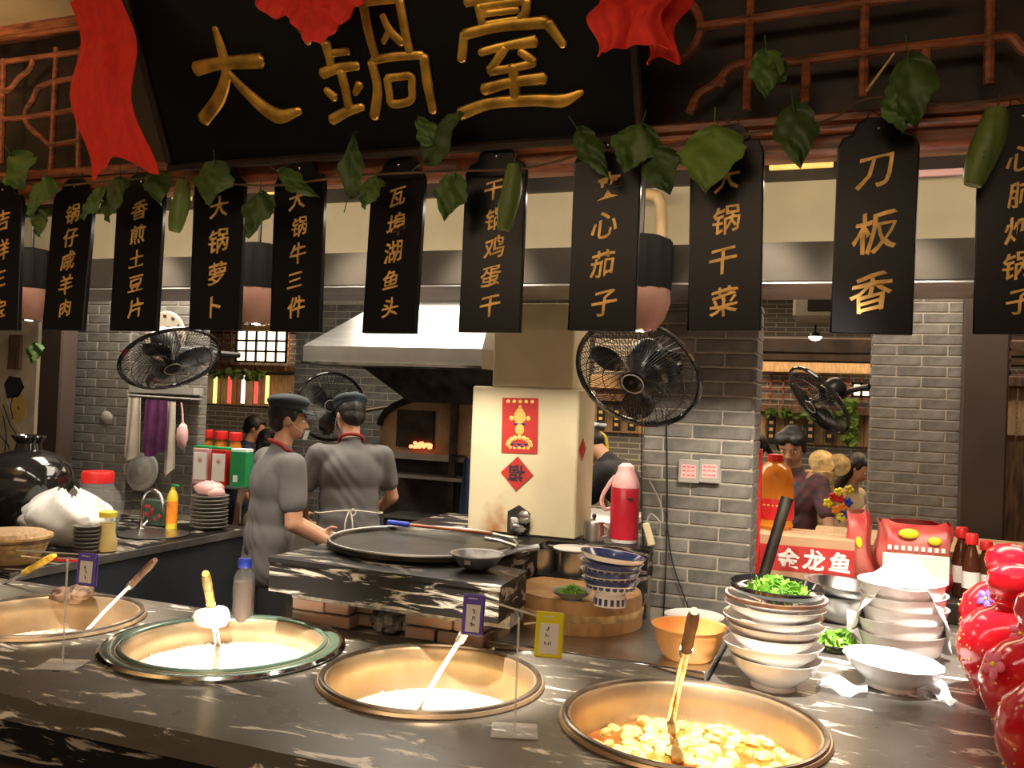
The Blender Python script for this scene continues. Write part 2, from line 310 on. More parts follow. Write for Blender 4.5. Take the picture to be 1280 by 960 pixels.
def axes(n, up=(0, 0, 1)):      # rotation whose local +Z points along n, local +Y near up
    z = Vector(n).normalized(); x = Vector(up).cross(z)
    if x.length < 1e-5: x = Vector((1, 0, 0))
    x.normalize(); y = z.cross(x); return Matrix((x, y, z)).transposed()
def bez(pts, n=6):              # smooth curve through points (Catmull-Rom)
    P = [Vector(p) for p in pts]; P = [2 * P[0] - P[1]] + P + [2 * P[-1] - P[-2]]; out = []
    for i in range(1, len(P) - 2):
        for k in range(n):
            t = k / n; a, b, c, d = P[i - 1:i + 3]
            out.append(0.5 * ((2 * b) + (c - a) * t + (2 * a - 5 * b + 4 * c - d) * t * t + (3 * b - a - 3 * c + d) * t ** 3))
    return out + [P[-2]]
GLY = {}
def glyph(ch, th=0.04, fat=0.0):
    key = (ch, fat)
    if key in GLY: return GLY[key]
    c = bpy.data.curves.new('glyph', 'FONT'); c.body = ch; c.size = 1; c.extrude = th; c.offset = fat; c.resolution_u = 2
    c.align_x = 'CENTER'; o = bpy.data.objects.new('glyph', c); COL.objects.link(o)
    dg = bpy.context.evaluated_depsgraph_get(); me = o.evaluated_get(dg).to_mesh()
    v = [w.co.copy() for w in me.vertices]; f = [tuple(p.vertices) for p in me.polygons]
    o.evaluated_get(dg).to_mesh_clear(); bpy.data.objects.remove(o)
    if v:
        y0 = (min(p.y for p in v) + max(p.y for p in v)) / 2; x0 = (min(p.x for p in v) + max(p.x for p in v)) / 2
        v = [Vector((p.x - x0, p.y - y0, p.z)) for p in v]
    GLY[key] = (v, f); return GLY[key]
def letter(mb, ch, cx, cz, size, y, th=0.002, shear=0.14, fat=0.0, turn=0, thin=1.0):  # glyph standing in local XZ, facing -Y
    v, f = glyph(ch, 0.04, fat); ca, sa = math.cos(turn), math.sin(turn); out = []
    for p in v:
        X, Z = p.x, p.y
        Z = Z + shear * X + 0.03 * math.sin(7 * X + 3 * Z); X = X + 0.03 * math.sin(6 * Z)
        X, Z = X * ca - Z * sa, X * sa + Z * ca
        out.append((cx + X * size * thin, y - (p.z + 0.04) / 0.08 * th, cz + Z * size))
    mb.add(out, f)
# ================================================================== THE SETTING
def box_struct(name, c, d, m, **k): return struct(name, MB().box(c, d), m, **k)
box_struct('floor', (-2.0, 4.0, -0.05), (14, 13, 0.1), 'floor_tile')
box_struct('ceiling', (-2.0, 6.45, 3.05), (14, 8.2, 0.1), 'ceil_dark')
box_struct('ceiling', (-2.0, -0.05, 2.92), (14, 4.86, 0.1), 'ceil_tan')
box_struct('wall_rear', (-2.0, 10.1, 1.5), (14, 0.12, 3.1), 'far_brick')
box_struct('wall_right', (4.2, 5.2, 1.5), (0.12, 9.8, 3.0), 'dark_brown')
box_struct('wall_left', (-8.8, 5.2, 1.5), (0.12, 9.8, 3.0), 'dark_brown')
# bulkhead over the kitchen opening
BY = 3.0
b = struct('trim_1', MB().box((-0.8, BY + 0.2, 2.225), (9.6, 0.36, 0.25)), 'cream')
MB().box((-0.8, BY - 0.02, 2.045), (9.6, 0.42, 0.115)).obj('fascia_board', 'fascia', b)
MB().box((-0.8, BY - 0.025, 1.985), (9.6, 0.40, 0.012)).obj('metal_strip', 'steel_dull', b)
MB().box((-0.8, BY + 0.20, 2.395), (9.6, 0.42, 0.10)).obj('top_board', 'wood_dark', b)
MB().box((-0.8, BY + 0.2, 2.72), (9.6, 0.3, 0.66)).obj('upper_board', 'wood_dark', b)
# ---- brick walls: a mortar core with proud bricks
BRK = {}
def brick_mesh(L, H, D, mname):
    k = (round(L, 4), round(H, 4), mname)
    if k not in BRK: BRK[k] = MB().bbox((0, 0, 0), (L, D, H), 0.003).mesh('brick', mname, 30)
    return BRK[k]
def face(core, o, u, w, z0, z1, course, blen, gap=0.006, first=0.0, m='brick_grey', proud=0.004):
    """lay bricks on a vertical face: o = left foot of the face, u = unit direction along it"""
    u = Vector(u).normalized(); nrm = Vector((u.y, -u.x, 0)); rz = math.atan2(u.y, u.x); row = 0; z = z0
    while z < z1 - 0.01:
        h = min(course - gap, z1 - z); x = -((row % 2) * blen / 2) - first
        while x < w:
            a, b_ = max(x, 0), min(x + blen - gap, w)
            if b_ - a > 0.012:
                me = brick_mesh(b_ - a, h, 0.02, m)
                p = Vector(o) + u * ((a + b_) / 2) + nrm * (proud - 0.01 + random.uniform(-0.0006, 0.0006)) + Vector((0, 0, z + h / 2))
                link('brick', me, core, p, (0, 0, rz))
            x += blen
        z += course; row += 1
def core(name, x0, x1, y0, y1, z0, z1, m='mortar'):
    return struct(name, MB().box(((x0 + x1) / 2, (y0 + y1) / 2, (z0 + z1) / 2), (x1 - x0, y1 - y0, z1 - z0)), m)
# pillar beside the fan
PY = 3.3; PX1 = ony(940, 600, PY).x; PX0 = ony(803, 600, PY).x
c1 = core('wall_centre', PX0, PX1, PY, PY + 0.22, 0, 1.985)
face(c1, (PX0, PY, 0), (1, 0, 0), PX1 - PX0, 0.86, 1.98, 0.0524, 0.212, first=0.03)
face(c1, (PX1, PY, 0), (0, 1, 0), 0.22, 0.86, 1.98, 0.0524, 0.212)
# right pillar
RY = 4.85; RX0 = ony(1086, 600, RY).x; RX1 = ony(1203, 600, RY).x
c2 = core('wall_right', RX0, RX1, RY, RY + 0.4, 0, 3.0)
face(c2, (RX0, RY, 0), (1, 0, 0), RX1 - RX0, 0.9, 2.5, 0.0528, 0.228, first=0.0)
face(c2, (RX0, RY + 0.4, 0), (0, -1, 0), 0.4, 0.9, 2.5, 0.0528, 0.228)
# left pier and the wall by the sink
LY = 4.15; LX0 = ony(78, 560, LY).x; LX1 = ony(158, 560, LY).x
c3 = core('wall_left', LX0, LX1, LY, LY + 0.14, 0, 3.0)
face(c3, (LX0, LY, 0), (1, 0, 0), LX1 - LX0, 0.86, 2.5, 0.0552, 0.165)
face(c3, (LX1, LY, 0), (0, 1, 0), 0.14, 0.86, 2.5, 0.0552, 0.165)
LBY = 4.21; LB0 = LX1; LB1 = ony(247, 560, LBY).x
c4 = core('wall_left', LB0, LB1, LBY, LBY + 0.06, 0, 3.0)
face(c4, (LB0, LBY, 0), (1, 0, 0), LB1 - LB0, 0.86, 2.5, 0.058, 0.19)
face(c4, (LB1, LBY, 0), (0, 1, 0), 0.06, 0.86, 2.5, 0.058, 0.19)
# pier behind the cooks
QY = 6.0; QX0 = ony(366, 520, QY).x; QX1 = ony(480, 520, QY).x + 0.3
c5 = core('wall_rear', QX0, QX1, QY, QY + 0.3, 0, 3.0)
face(c5, (QX0, QY, 0), (1, 0, 0), QX1 - QX0, 0.5, 2.3, 0.056, 0.24)
# dark timber post, far left, and dark post at the right
lp = ony(62, 500, 3.9).x; struct('trim_2', MB().bbox((lp, 3.95, 1.5), (0.17, 0.12, 3.0), 0.01), 'dark_brown')
rp = ony(1231, 500, 4.8).x; struct('trim_3', MB().bbox((rp, 4.9, 1.5), (0.20, 0.2, 3.0), 0.01), 'dark_brown')
# red post edge beside the pillar
MBx = MB().box((ony(946, 600, 3.56).x, 3.56, 1.14), (0.035, 0.05, 0.62)); struct('trim_4', MBx, 'red')

# ================================================================== FRONT BEAM, LATTICE, PLAQUE
FY = 2.36
struct('trim_5', MB().bbox((-0.6, FY + 0.04, 2.285), (8.4, 0.10, 0.075), 0.012), 'wood_red')
struct('trim_6', MB().box((-0.6, FY + 0.10, 2.62), (8.4, 0.02, 0.56)), 'wood_dark')
def bar(root, pts, r=0.011, seg=8, n=None, name='lattice_bar'):
    p = [ony(x, y, FY - 0.02) - root.location for x, y in pts]
    if len(p) > 2: p = bez(p, n or 5)
    return MB().tube(p, r, seg).obj(name, 'wood_red', root)
lat = thing('lattice_panel', 'carved brown wooden lattice panel right of the black plaque above the signs', 'lattice', (0.3, FY, 2.33))
MB().bbox((0, -0.005, 0.0), (3.2, 0.05, 0.03), 0.008).obj('bottom_rail', 'wood_red', lat)
MB().bbox((0, -0.01, -0.03), (3.2, 0.08, 0.014), 0.005).obj('ledge', 'wood_red', lat)
MB().bbox((0, -0.005, 0.53), (3.2, 0.05, 0.03), 0.008).obj('top_rail', 'wood_red', lat)
for pts in ([(941, -60), (933, 138)], [(1083, -80), (1079, 122)], [(1158, 62), (1155, 110)], [(1240, -80), (1236, 106)], [(1008, 80), (1006, 128)],
            [(872, 34), (1082, 3), (1190, -12)], [(970, 80), (1080, 66), (1238, 48)], [(846, -6), (868, 10), (876, 32), (868, 58), (846, 76)],
            [(862, 142), (872, 120), (890, 108), (900, 100), (912, 86), (936, 78), (972, 76)], [(1236, 48), (1262, 46), (1278, 62), (1296, 70), (1300, 90)],
            [(905, 100), (898, 108)]):
    bar(lat, pts, 0.0125)
lat2 = thing('lattice_panel', 'lattice panel left of the black plaque beside the hanging red cloth', 'lattice', (-2.9, FY, 2.33))
MB().bbox((0, -0.005, 0.0), (1.9, 0.05, 0.03), 0.008).obj('bottom_rail', 'wood_red', lat2)
MB().bbox((0, -0.01, 0.525), (1.9, 0.06, 0.06), 0.012).obj('top_rail', 'wood_red', lat2)
MB().bbox((0, -0.03, 0.495), (1.9, 0.03, 0.012), 0.004).obj('bead', 'wood_red', lat2)
for pts in ([(5, 74), (2, 205)], [(71, 60), (64, 214)], [(101, 60), (98, 212)], [(-30, 152), (30, 147), (105, 136)], [(-30, 82), (105, 64)], [(64, 182), (100, 176)],
            [(68, 102), (48, 110), (42, 124), (34, 136), (32, 148), (38, 160), (52, 172), (64, 184)], [(42, 72), (38, 86), (24, 98), (12, 112), (-6, 114)], [(68, 102), (102, 96)]):
    bar(lat2, pts, 0.0105)
# plaque, leaning forward at its top
pa = ony(212, 204, 2.29); X0, X1 = pa.x, ony(806, 187, 2.29).x
Zb, Zt = 2.292, 2.84; Yb, Yt = 2.29, 2.02; PH = math.hypot(Zt - Zb, Yt - Yb); lean = math.atan2(Yb - Yt, Zt - Zb)
plq = thing('plaque', 'large black wooden name board with three raised gold characters', 'sign', ((X0 + X1) / 2, Yb, Zb), (lean, 0, 0))
PW = X1 - X0
MB().bbox((0, 0.02, PH / 2), (PW, 0.035, PH), 0.004).obj('board', 'lacquer', plq)
fr = MB()
for z in (0.012, PH - 0.012): fr.bbox((0, 0.004, z), (PW, 0.03, 0.024), 0.006)
for x in (-PW / 2 + 0.012, PW / 2 - 0.012): fr.bbox((x, 0.004, PH / 2), (0.024, 0.03, PH - 0.05), 0.006)
fr.obj('frame', 'wood_dark', plq)
PM = (Matrix.Translation(plq.location) @ Matrix.Rotation(lean, 4, 'X')).inverted()
nP = Matrix.Rotation(lean, 3, 'X') @ Vector((0, -1, 0)); pP = Vector(plq.location)
def onplaque(px, py):
    v = ray(px, py); t = (pP - O_).dot(nP) / v.dot(nP); q = PM @ (O_ + v * t); return Vector((q.x, 0, q.z))
def strokes(ch, L, ox, oy):
    mb = MB()
    for st in L:
        P = [onplaque(ox + x / 3.2, oy + y / 3.2) for x, y, w in st]; Ws = [w / 3.2 * 2.3 / FPX for x, y, w in st]
        Q = bez([(p.x, 0, p.z) for p in P], 6); n = len(st) - 1; R = []
        for i in range(len(Q)):
            t = i / 6; k = min(int(t), n - 1); R.append(Ws[k] + (Ws[k + 1] - Ws[k]) * (t - k))
        d0 = (Q[0] - Q[1]).normalized(); d1 = (Q[-1] - Q[-2]).normalized()
        Q = [Q[0] + d0 * R[0] * .6] + Q + [Q[-1] + d1 * R[-1] * .6]; R = [R[0] * .45] + R + [R[-1] * .4]
        mb.tube([(p.x, -0.004, p.z) for p in Q], [r * 1.45 for r in R], 10, flat=0.42, up=(0, -1, 0))
    mb.obj('character', 'gold', plq, ang=35)
strokes('da', [[(785, 275, 24), (880, 254, 20), (1050, 242, 24)], [(862, 110, 12), (890, 200, 18), (908, 290, 18), (880, 390, 24), (815, 480, 24)],
               [(915, 290, 12), (1010, 388, 20), (1110, 462, 26), (1205, 442, 12)]], 0, 0)
strokes('guo', [[(230, 90, 16), (262, 130, 16), (278, 172, 13)], [(345, 170, 18), (360, 225, 16), (368, 265, 14)], [(370, 212, 12), (438, 205, 12)], [(330, 295, 18), (395, 272, 16), (475, 262, 14)],
                [(405, 280, 16), (425, 360, 16), (440, 440, 16)], [(345, 358, 12), (385, 392, 16)], [(482, 335, 15), (462, 376, 10)], [(368, 480, 18), (430, 446, 16), (496, 426, 12)],
                [(492, 0, 15), (515, 120, 15), (545, 230, 14)], [(492, 8, 14), (560, 0, 13), (630, -6, 14)], [(640, -5, 15), (660, 110, 15), (682, 212, 14)], [(572, 60, 10), (600, 118, 13), (652, 172, 15)], [(600, 118, 10), (575, 170, 9)],
                [(532, 242, 13), (620, 226, 13), (735, 220, 13)], [(528, 245, 15), (552, 350, 16), (540, 470, 18)], [(738, 222, 16), (752, 330, 17), (775, 448, 14)],
                [(590, 312, 13), (640, 306, 12), (686, 306, 13), (690, 350, 13), (684, 400, 13), (612, 414, 13), (600, 370, 13), (590, 312, 13)]], 300, 0)
strokes('tai', [[(905, 8, 14), (985, -4, 14), (1060, -8, 12)], [(955, 20, 13), (972, 96, 13)], [(955, 28, 12), (1050, 12, 12), (1148, 0, 13)], [(1150, 0, 14), (1142, 50, 14), (1118, 76, 11)], [(980, 55, 10), (1115, 38, 10)], [(975, 100, 11), (1130, 76, 11)],
                [(898, 132, 14), (894, 190, 15), (888, 242, 15)], [(898, 138, 16), (1040, 104, 16), (1232, 88, 18)], [(1232, 90, 18), (1264, 135, 15), (1298, 182, 12)],
                [(962, 210, 12), (1060, 184, 12), (1185, 164, 18)], [(1062, 190, 14), (1030, 240, 13), (1000, 282, 14)], [(1000, 285, 14), (1090, 272, 12), (1180, 252, 12)], [(1120, 205, 11), (1150, 225, 13), (1178, 250, 14)],
                [(975, 358, 18), (1090, 328, 15), (1222, 312, 18)], [(1092, 262, 16), (1100, 330, 16), (1102, 392, 17)], [(882, 456, 20), (1000, 414, 17), (1180, 400, 17), (1290, 402, 20), (1372, 366, 8)]], 300, 0)

# ================================================================== RED CLOTH on the plaque
def drape(name, label, px0, px1, y0, y1, Y, folds, amp, taper=1.0, n=(36, 26), ph=0.0, skew=0.0):
    A = ony(px0, y0, Y); B = ony(px1, y0, Y); D = ony((px0 + px1) / 2, y1, Y); top = (A + B) / 2; w = (B - A).length; h = top.z - D.z
    def fn(u, v):
        k = 1 + (taper - 1) * v; x = (u - 0.5) * w * k + skew * v * w + 0.012 * math.sin(9 * v + 5 * u)
        y = amp * (math.sin(folds * 2 * math.pi * u + ph + 1.3 * v) * (0.45 + 0.55 * v) + 0.5 * math.sin(folds * 4.6 * math.pi * u + 2)) + 0.02 * math.sin(2.5 * math.pi * v)
        return (x, y, -h * v * (1 + 0.05 * math.sin(7 * u + 1)))
    o = MB().grid(fn, n[0], n[1], 0.004).obj(name, 'red_cloth', None, top, ang=60)
    return tag(o, label, 'cloth')
d1 = drape('red_cloth', 'long red cloth hanging down the left end of the plaque', 86, 152, -4, 209, 1.98, 1.1, 0.016, 1.25, skew=0.52)
def fold(name, pts, parent, base):
    P = [ony(x, y, Y) - base for x, y, r, Y in pts]; R = [r for *_, r, Y in pts]
    return MB().tube(bez(P, 5), [R[min(int(i / 5), len(R) - 1)] + (R[min(int(i / 5) + 1, len(R) - 1)] - R[min(int(i / 5), len(R) - 1)]) * ((i % 5) / 5) for i in range((len(P) - 1) * 5 + 1)], 12, flat=0.5, up=(0, -1, 0)).obj(name, 'red_cloth', parent)
def rosette(cx, cy, Y, label, petals, seed):
    random.seed(seed); base = ony(cx, cy, Y); t = thing('red_cloth_rosette', label, 'cloth', base)
    for (x, y, r, fl) in petals:
        p = ony(x, y, Y - 0.01) - base; k = S(r, 2.35)
        ph = random.random() * 6
        mb = MB().ell((0, 0, 0), (k, k * 0.5, k * fl), 20, 14)
        mb.v = [Vector((v.x * (1 + 0.10 * math.sin(4 * math.atan2(v.z, v.x) + ph)), v.y * (1 + 0.35 * math.sin(7 * math.atan2(v.z, v.x) + ph)), v.z * (1 + 0.12 * math.sin(5 * v.x / k + ph)))) for v in mb.v]
        mb.obj('petal', 'red_cloth', t, p, (0, random.uniform(-.3, .3), 0), ang=70)
    return t
rosette(385, 5, 2.0, 'bunched red cloth rosette at the top middle of the plaque', [(346, 0, 30, .72), (372, -2, 28, .9), (402, 20, 24, 1.35), (424, 2, 26, 1.0), (380, 20, 20, 1.0), (442, -8, 20, .8), (390, 36, 16, 1.1)], 3)
d3 = drape('red_cloth', 'short red cloth hanging at the right end of the plaque', 742, 838, -30, 56, 1.96, 1.8, 0.012, 0.94, ph=1)
drape('red_cloth', 'red cloth tail beside the short red cloth at right', 815, 866, -30, 70, 2.03, 0.9, 0.010, 0.7, ph=2, skew=-0.25, n=(20, 16))

# ================================================================== HANGING MENU SIGNS
SY = 2.3
def sign_outline(w, h):
    s = []; hw = w / 2
    s += [(-hw, 0), (hw, 0), (hw, h - 0.075), (hw - 0.012, h - 0.052), (hw - 0.032, h - 0.045), (hw - 0.042, h - 0.02), (hw - 0.062, h - 0.005)]
    s += [(-x, z) for x, z in reversed(s[2:])]; return s
SG = [('吉祥三宝', 0, 30, 200, 413), ('锅仔咸羊肉', 80, 52, 226, 413), ('香煎土豆片', 168, 55, 220, 414), ('大锅萝卜', 269, 61, 218, 413), ('大锅牛三件', 370, 64, 205, 415),
      ('瓦埠湖鱼头', 487, 71, 198, 417), ('干锅鸡蛋干', 612, 76, 183, 416), ('夹心茄子', 752, 85, 168, 414), ('大锅干菜', 905, 92, 155, 414), ('刀板香', 1088, 101, 145, 418), ('心肺炖锅子', 1272, 110, 128, 418)]
desc = ['at the far left edge, cut by the frame', 'second from the left, with a warm sheen', 'with five characters, third from the left, by the red cloth', 'with four characters above the left wall fan', 'left of the extractor hood, five characters',
        'in front of the extractor hood, five characters on fish head', 'behind the hanging straight cucumber', 'in front of the white chimney, four characters', 'half covered by the large pale leaf', 'with only three large characters', 'at the right edge beside the curved cucumber']
SW, SH = 0.182, 0.525
sroot = None; smesh = MB().prism(sign_outline(SW, SH), 0.014, (0, 0, 0)).mesh('board', 'lacquer', 30)
rim = MB(); oo = sign_outline(SW, SH); rim.tube([(x * 0.985, -0.007, z if 0 < z else 0.003) for x, z in oo], 0.0022, 4, closed=True); rmesh = rim.mesh('edge_bead', 'black')
for i, (txt, cx, wpx, yt, yb) in enumerate(SG):
    c = ony(cx, yb, SY); t = thing('menu_sign', 'hanging black menu board ' + desc[i], 'sign', c, (math.radians(random.uniform(-2, 2)), math.radians(random.uniform(-1.0, 1.0)), math.radians(random.uniform(-5, 5))), 'hanging black menu boards')
    link('board', smesh, t); link('edge_bead', rmesh, t)
    n = len(txt); sz = {3: 0.100, 4: 0.074, 5: 0.064}[n]; top = SH - {3: 0.135, 4: 0.14, 5: 0.125}[n]; bot = {3: 0.10, 4: 0.075, 5: 0.075}[n]
    pitch = (top - bot) / (n - 1)
    for k, ch in enumerate(txt):
        mb = MB(); letter(mb, ch, random.uniform(-.006, .006), top - pitch * k, sz * random.uniform(.95, 1.08), -0.0068, 0.0022, fat=0.012, shear=0.2, thin=0.95)
        mb.obj('character', 'gold_paint', t, ang=0)
    h = SH + 0.01
    MB().tube([(-0.03, -0.004, SH - 0.02), (-0.022, 0, SH + 0.02), (0, 0.02, SH + 0.01), (0.022, 0, SH + 0.02), (0.03, -0.004, SH - 0.02)], 0.0016, 5).obj('hanging_wire', 'iron', t)
    MB().ell((0, -0.008, SH - 0.03), 0.004, 8, 6).obj('nail', 'chrome', t)

# ================================================================== LEAF GARLAND AND CUCUMBERS
def leaf_mb(L, Wd, seed, curl=0.25):
    rnd = random.Random(seed); mb = MB(); N = 22; rings = 5
    out = []
    for k in range(N + 1):                       # half outline from base to tip, lobed
        t = k / N; w = math.sin(math.pi * min(1, t ** 0.62)) * (1 + 0.10 * math.sin(t * 17 + rnd.random()) + 0.05 * math.sin(t * 41)); out.append((t, w * 0.5))
    vs = []; fs = []; cols = 2 * rings + 1
    for k, (t, w) in enumerate(out):
        for j in range(-rings, rings + 1):
            u = j / rings; x = u * w * Wd; back = -0.10 * L * (1 - t) ** 3 * abs(u)
            y = (t * L + back); z = -curl * L * (t - 0.3) ** 2 - 0.35 * abs(u) ** 1.5 * w * Wd * (0.5 + 0.6 * math.sin(3 * t + seed)) + 0.008 * math.sin(9 * t + 4 * u + seed) + (0.003 if j == 0 else 0) + 0.003 * math.cos(abs(u) * 6 - t * 16)
            vs.append((x, y, z))
    for k in range(N):
        for j in range(cols - 1): a = k * cols + j; fs.append((a, a + 1, a + cols + 1, a + cols))
    n = len(vs); vs2 = vs + [(x, y, z - 0.0012) for x, y, z in vs]; fs2 = fs + [tuple(i + n for i in reversed(f)) for f in fs]
    mb.add(vs2, fs2); mb.tube([(0, -0.30 * L, 0.02), (0, -0.1 * L, 0.006), (0, 0.02, 0)], 0.0016, 5)
    return mb
gar = thing('leaf_garland', 'artificial vine garland of green leaves strung along the wooden beam', 'garland', (-0.9, 2.28, 2.30))
gp = [(-20, 222), (60, 232), (140, 226), (215, 222), (330, 232), (440, 220), (560, 214), (660, 210), (740, 190), (830, 182), (930, 168), (1030, 152), (1090, 122), (1190, 130), (1290, 118)]
MB().tube(bez([ony(x, y, 2.26) - Vector(gar.location) for x, y in gp], 8), 0.0035, 6).obj('vine', 'vine', gar)
MB().tube([ony(1083, 114, 2.24) - Vector(gar.location), ony(1118, 66, 2.20) - Vector(gar.location)], [0.004, 0.002], 6).obj('tendril', 'bamboo', gar)
LV = [(14, 195, 50, 56, 150, .3), (58, 222, 52, 42, 205, .3), (50, 262, 36, 30, 170, .2), (150, 225, 54, 56, 195, .3), (128, 238, 44, 34, 215, .2), (268, 205, 52, 62, 185, .3), (350, 216, 68, 26, 120, .4), (325, 242, 58, 44, 190, .2),
      (436, 242, 76, 36, 8, .3), (470, 224, 40, 40, 200, .2), (533, 198, 72, 62, 40, .3), (568, 222, 55, 42, 188, .3), (724, 165, 76, 34, 145, .2), (802, 158, 60, 66, 200, .3), (818, 186, 66, 50, 160, .2),
      (893, 162, 84, 84, 185, .15), (958, 66, 62, 44, 178, .2), (975, 78, 40, 30, 200, .2), (992, 136, 76, 54, 172, .3), (1136, 74, 92, 62, 176, .2), (1118, 118, 52, 40, 165, .2), (45, 430, 26, 22, 180, .2), (196, 215, 44, 36, 160, .3), (540, 178, 40, 30, 330, .3)]
for i, (x, y, L, Wd, ang, curl) in enumerate(LV):
    yy = 2.20 if i != 21 else 3.7; p = ony(x, y, yy); Z = depth(p); mb = leaf_mb(S(L, Z), S(Wd, Z), i, curl)
    # local Y = leaf axis; image angle: 0 = up, 180 = down (clockwise)
    a = math.radians(ang); ax = Vector((math.sin(a), -0.25, math.cos(a))).normalized()
    nrm = Vector((random.uniform(-.35, .35), -1, random.uniform(-.1, .5))); nrm = (nrm - ax * nrm.dot(ax)).normalized(); xx = ax.cross(nrm)
    R = Matrix((xx, ax, nrm)).transposed()
    mb.obj('leaf', 'leaf_light' if i in (15,) else 'leaf', gar, p - Vector(gar.location), R, ang=80)
def cucumber(pts, r, label):
    base = ony(*pts[0], 2.19); P = bez([ony(x, y, 2.19) - base for x, y in pts], 6); n = len(P)
    R = [r * (math.sin(math.pi * (0.09 + 0.84 * i / (n - 1))) ** 0.38) * (1 + 0.02 * math.sin(i * 2)) for i in range(n)]
    t = thing('cucumber', label, 'cucumber', base)
    mb = MB().tube(P, R, 14); random.seed(int(r * 1e5))
    for k in range(26):
        i = random.randrange(2, n - 2); a = random.uniform(0, 6.28); d = (P[i + 1] - P[i]).normalized(); x = d.cross(Vector((0, 1, 0))).normalized(); y = x.cross(d)
        mb.ell(P[i] + (x * math.cos(a) + y * math.sin(a)) * R[i] * 0.98, 0.0022, 6, 4)
    mb.obj('body', 'cucumber', t, ang=60); MB().tube([P[0] + Vector((0.006, 0, 0.03)), P[0] + Vector((0.003, 0, 0.012)), P[0] - Vector((0, 0, .003))], 0.0025, 6).obj('stem', 'vine', t)
cucumber([(229, 226), (227, 250), (222, 270), (218, 290)], S(11, 2.8), 'slim dark green cucumber hanging between the third and fourth signs')
cucumber([(642, 206), (640, 235), (634, 262), (629, 288)], S(13, 2.4), 'straight pale green cucumber hanging in front of a menu board')
cucumber([(1246, 136), (1240, 165), (1228, 195), (1216, 232)], S(18, 2.1), 'large curved cucumber hanging at the right end of the beam')
# ================================================================== COUNTERS
CZ = 0.85; CF = 1.59; CB = 2.50
ctr = thing('serving_counter', 'long dark marbled serving counter with round pots sunk in its top', 'counter', (0, 2.0, 0))
POTS = [(-3.02, 2.14, 0.275), (-2.36, 2.155, 0.275), (-1.685, 2.165, 0.285), (-1.02, 2.165, 0.285), (-0.33, 2.15, 0.300)]
top = MB().slab([(-3.9, CF), (1.35, CF), (1.35, 4.15), (-0.316, 4.15), (-0.316, 3.27), (-0.345, 3.27), (-0.345, CB), (-3.9, CB)], CZ - 0.06, CZ).mesh('worktop', 'marble_top', 30)
to = bpy.data.objects.new('cut_temp', top); COL.objects.link(to)
cut = MB()
for x, y, r in POTS: cut.lathe([(r - 0.005, CZ - 0.2), (r - 0.005, CZ + 0.1)], 64, (x, y, 0))
co = cut.obj('cutter_temp', 'black')
md = to.modifiers.new('b', 'BOOLEAN'); md.operation = 'DIFFERENCE'; md.object = co; md.solver = 'EXACT'
dg = bpy.context.evaluated_depsgraph_get(); wt = bpy.data.meshes.new_from_object(to.evaluated_get(dg))
bpy.data.objects.remove(to); bpy.data.objects.remove(co)
for v in wt.vertices: v.co.y -= 2.0
wt.polygons.foreach_set('use_smooth', [False] * len(wt.polygons)); link('worktop', wt, ctr)
MB().box((-1.275, CF + 0.035 - 2.0, CZ - 0.11), (5.25, 0.05, 0.10)).obj('front_apron', 'marble_slab', ctr)
MB().box((-1.275, CF + 0.09 - 2.0, 0.40), (5.2, 0.06, 0.70)).obj('front_panel', 'dark_brown', ctr)
MB().box((-2.12, 0.47, 0.42), (3.55, 0.03, 0.74)).obj('back_panel', 'steel_blue', ctr)
MB().box((1.32, 0.85, 0.42), (0.05, 2.5, 0.74)).obj('side_panel', 'dark_brown', ctr)
MB().box((-1.275, -0.35, 0.06), (5.2, 0.04, 0.12)).obj('plinth', 'black', ctr)
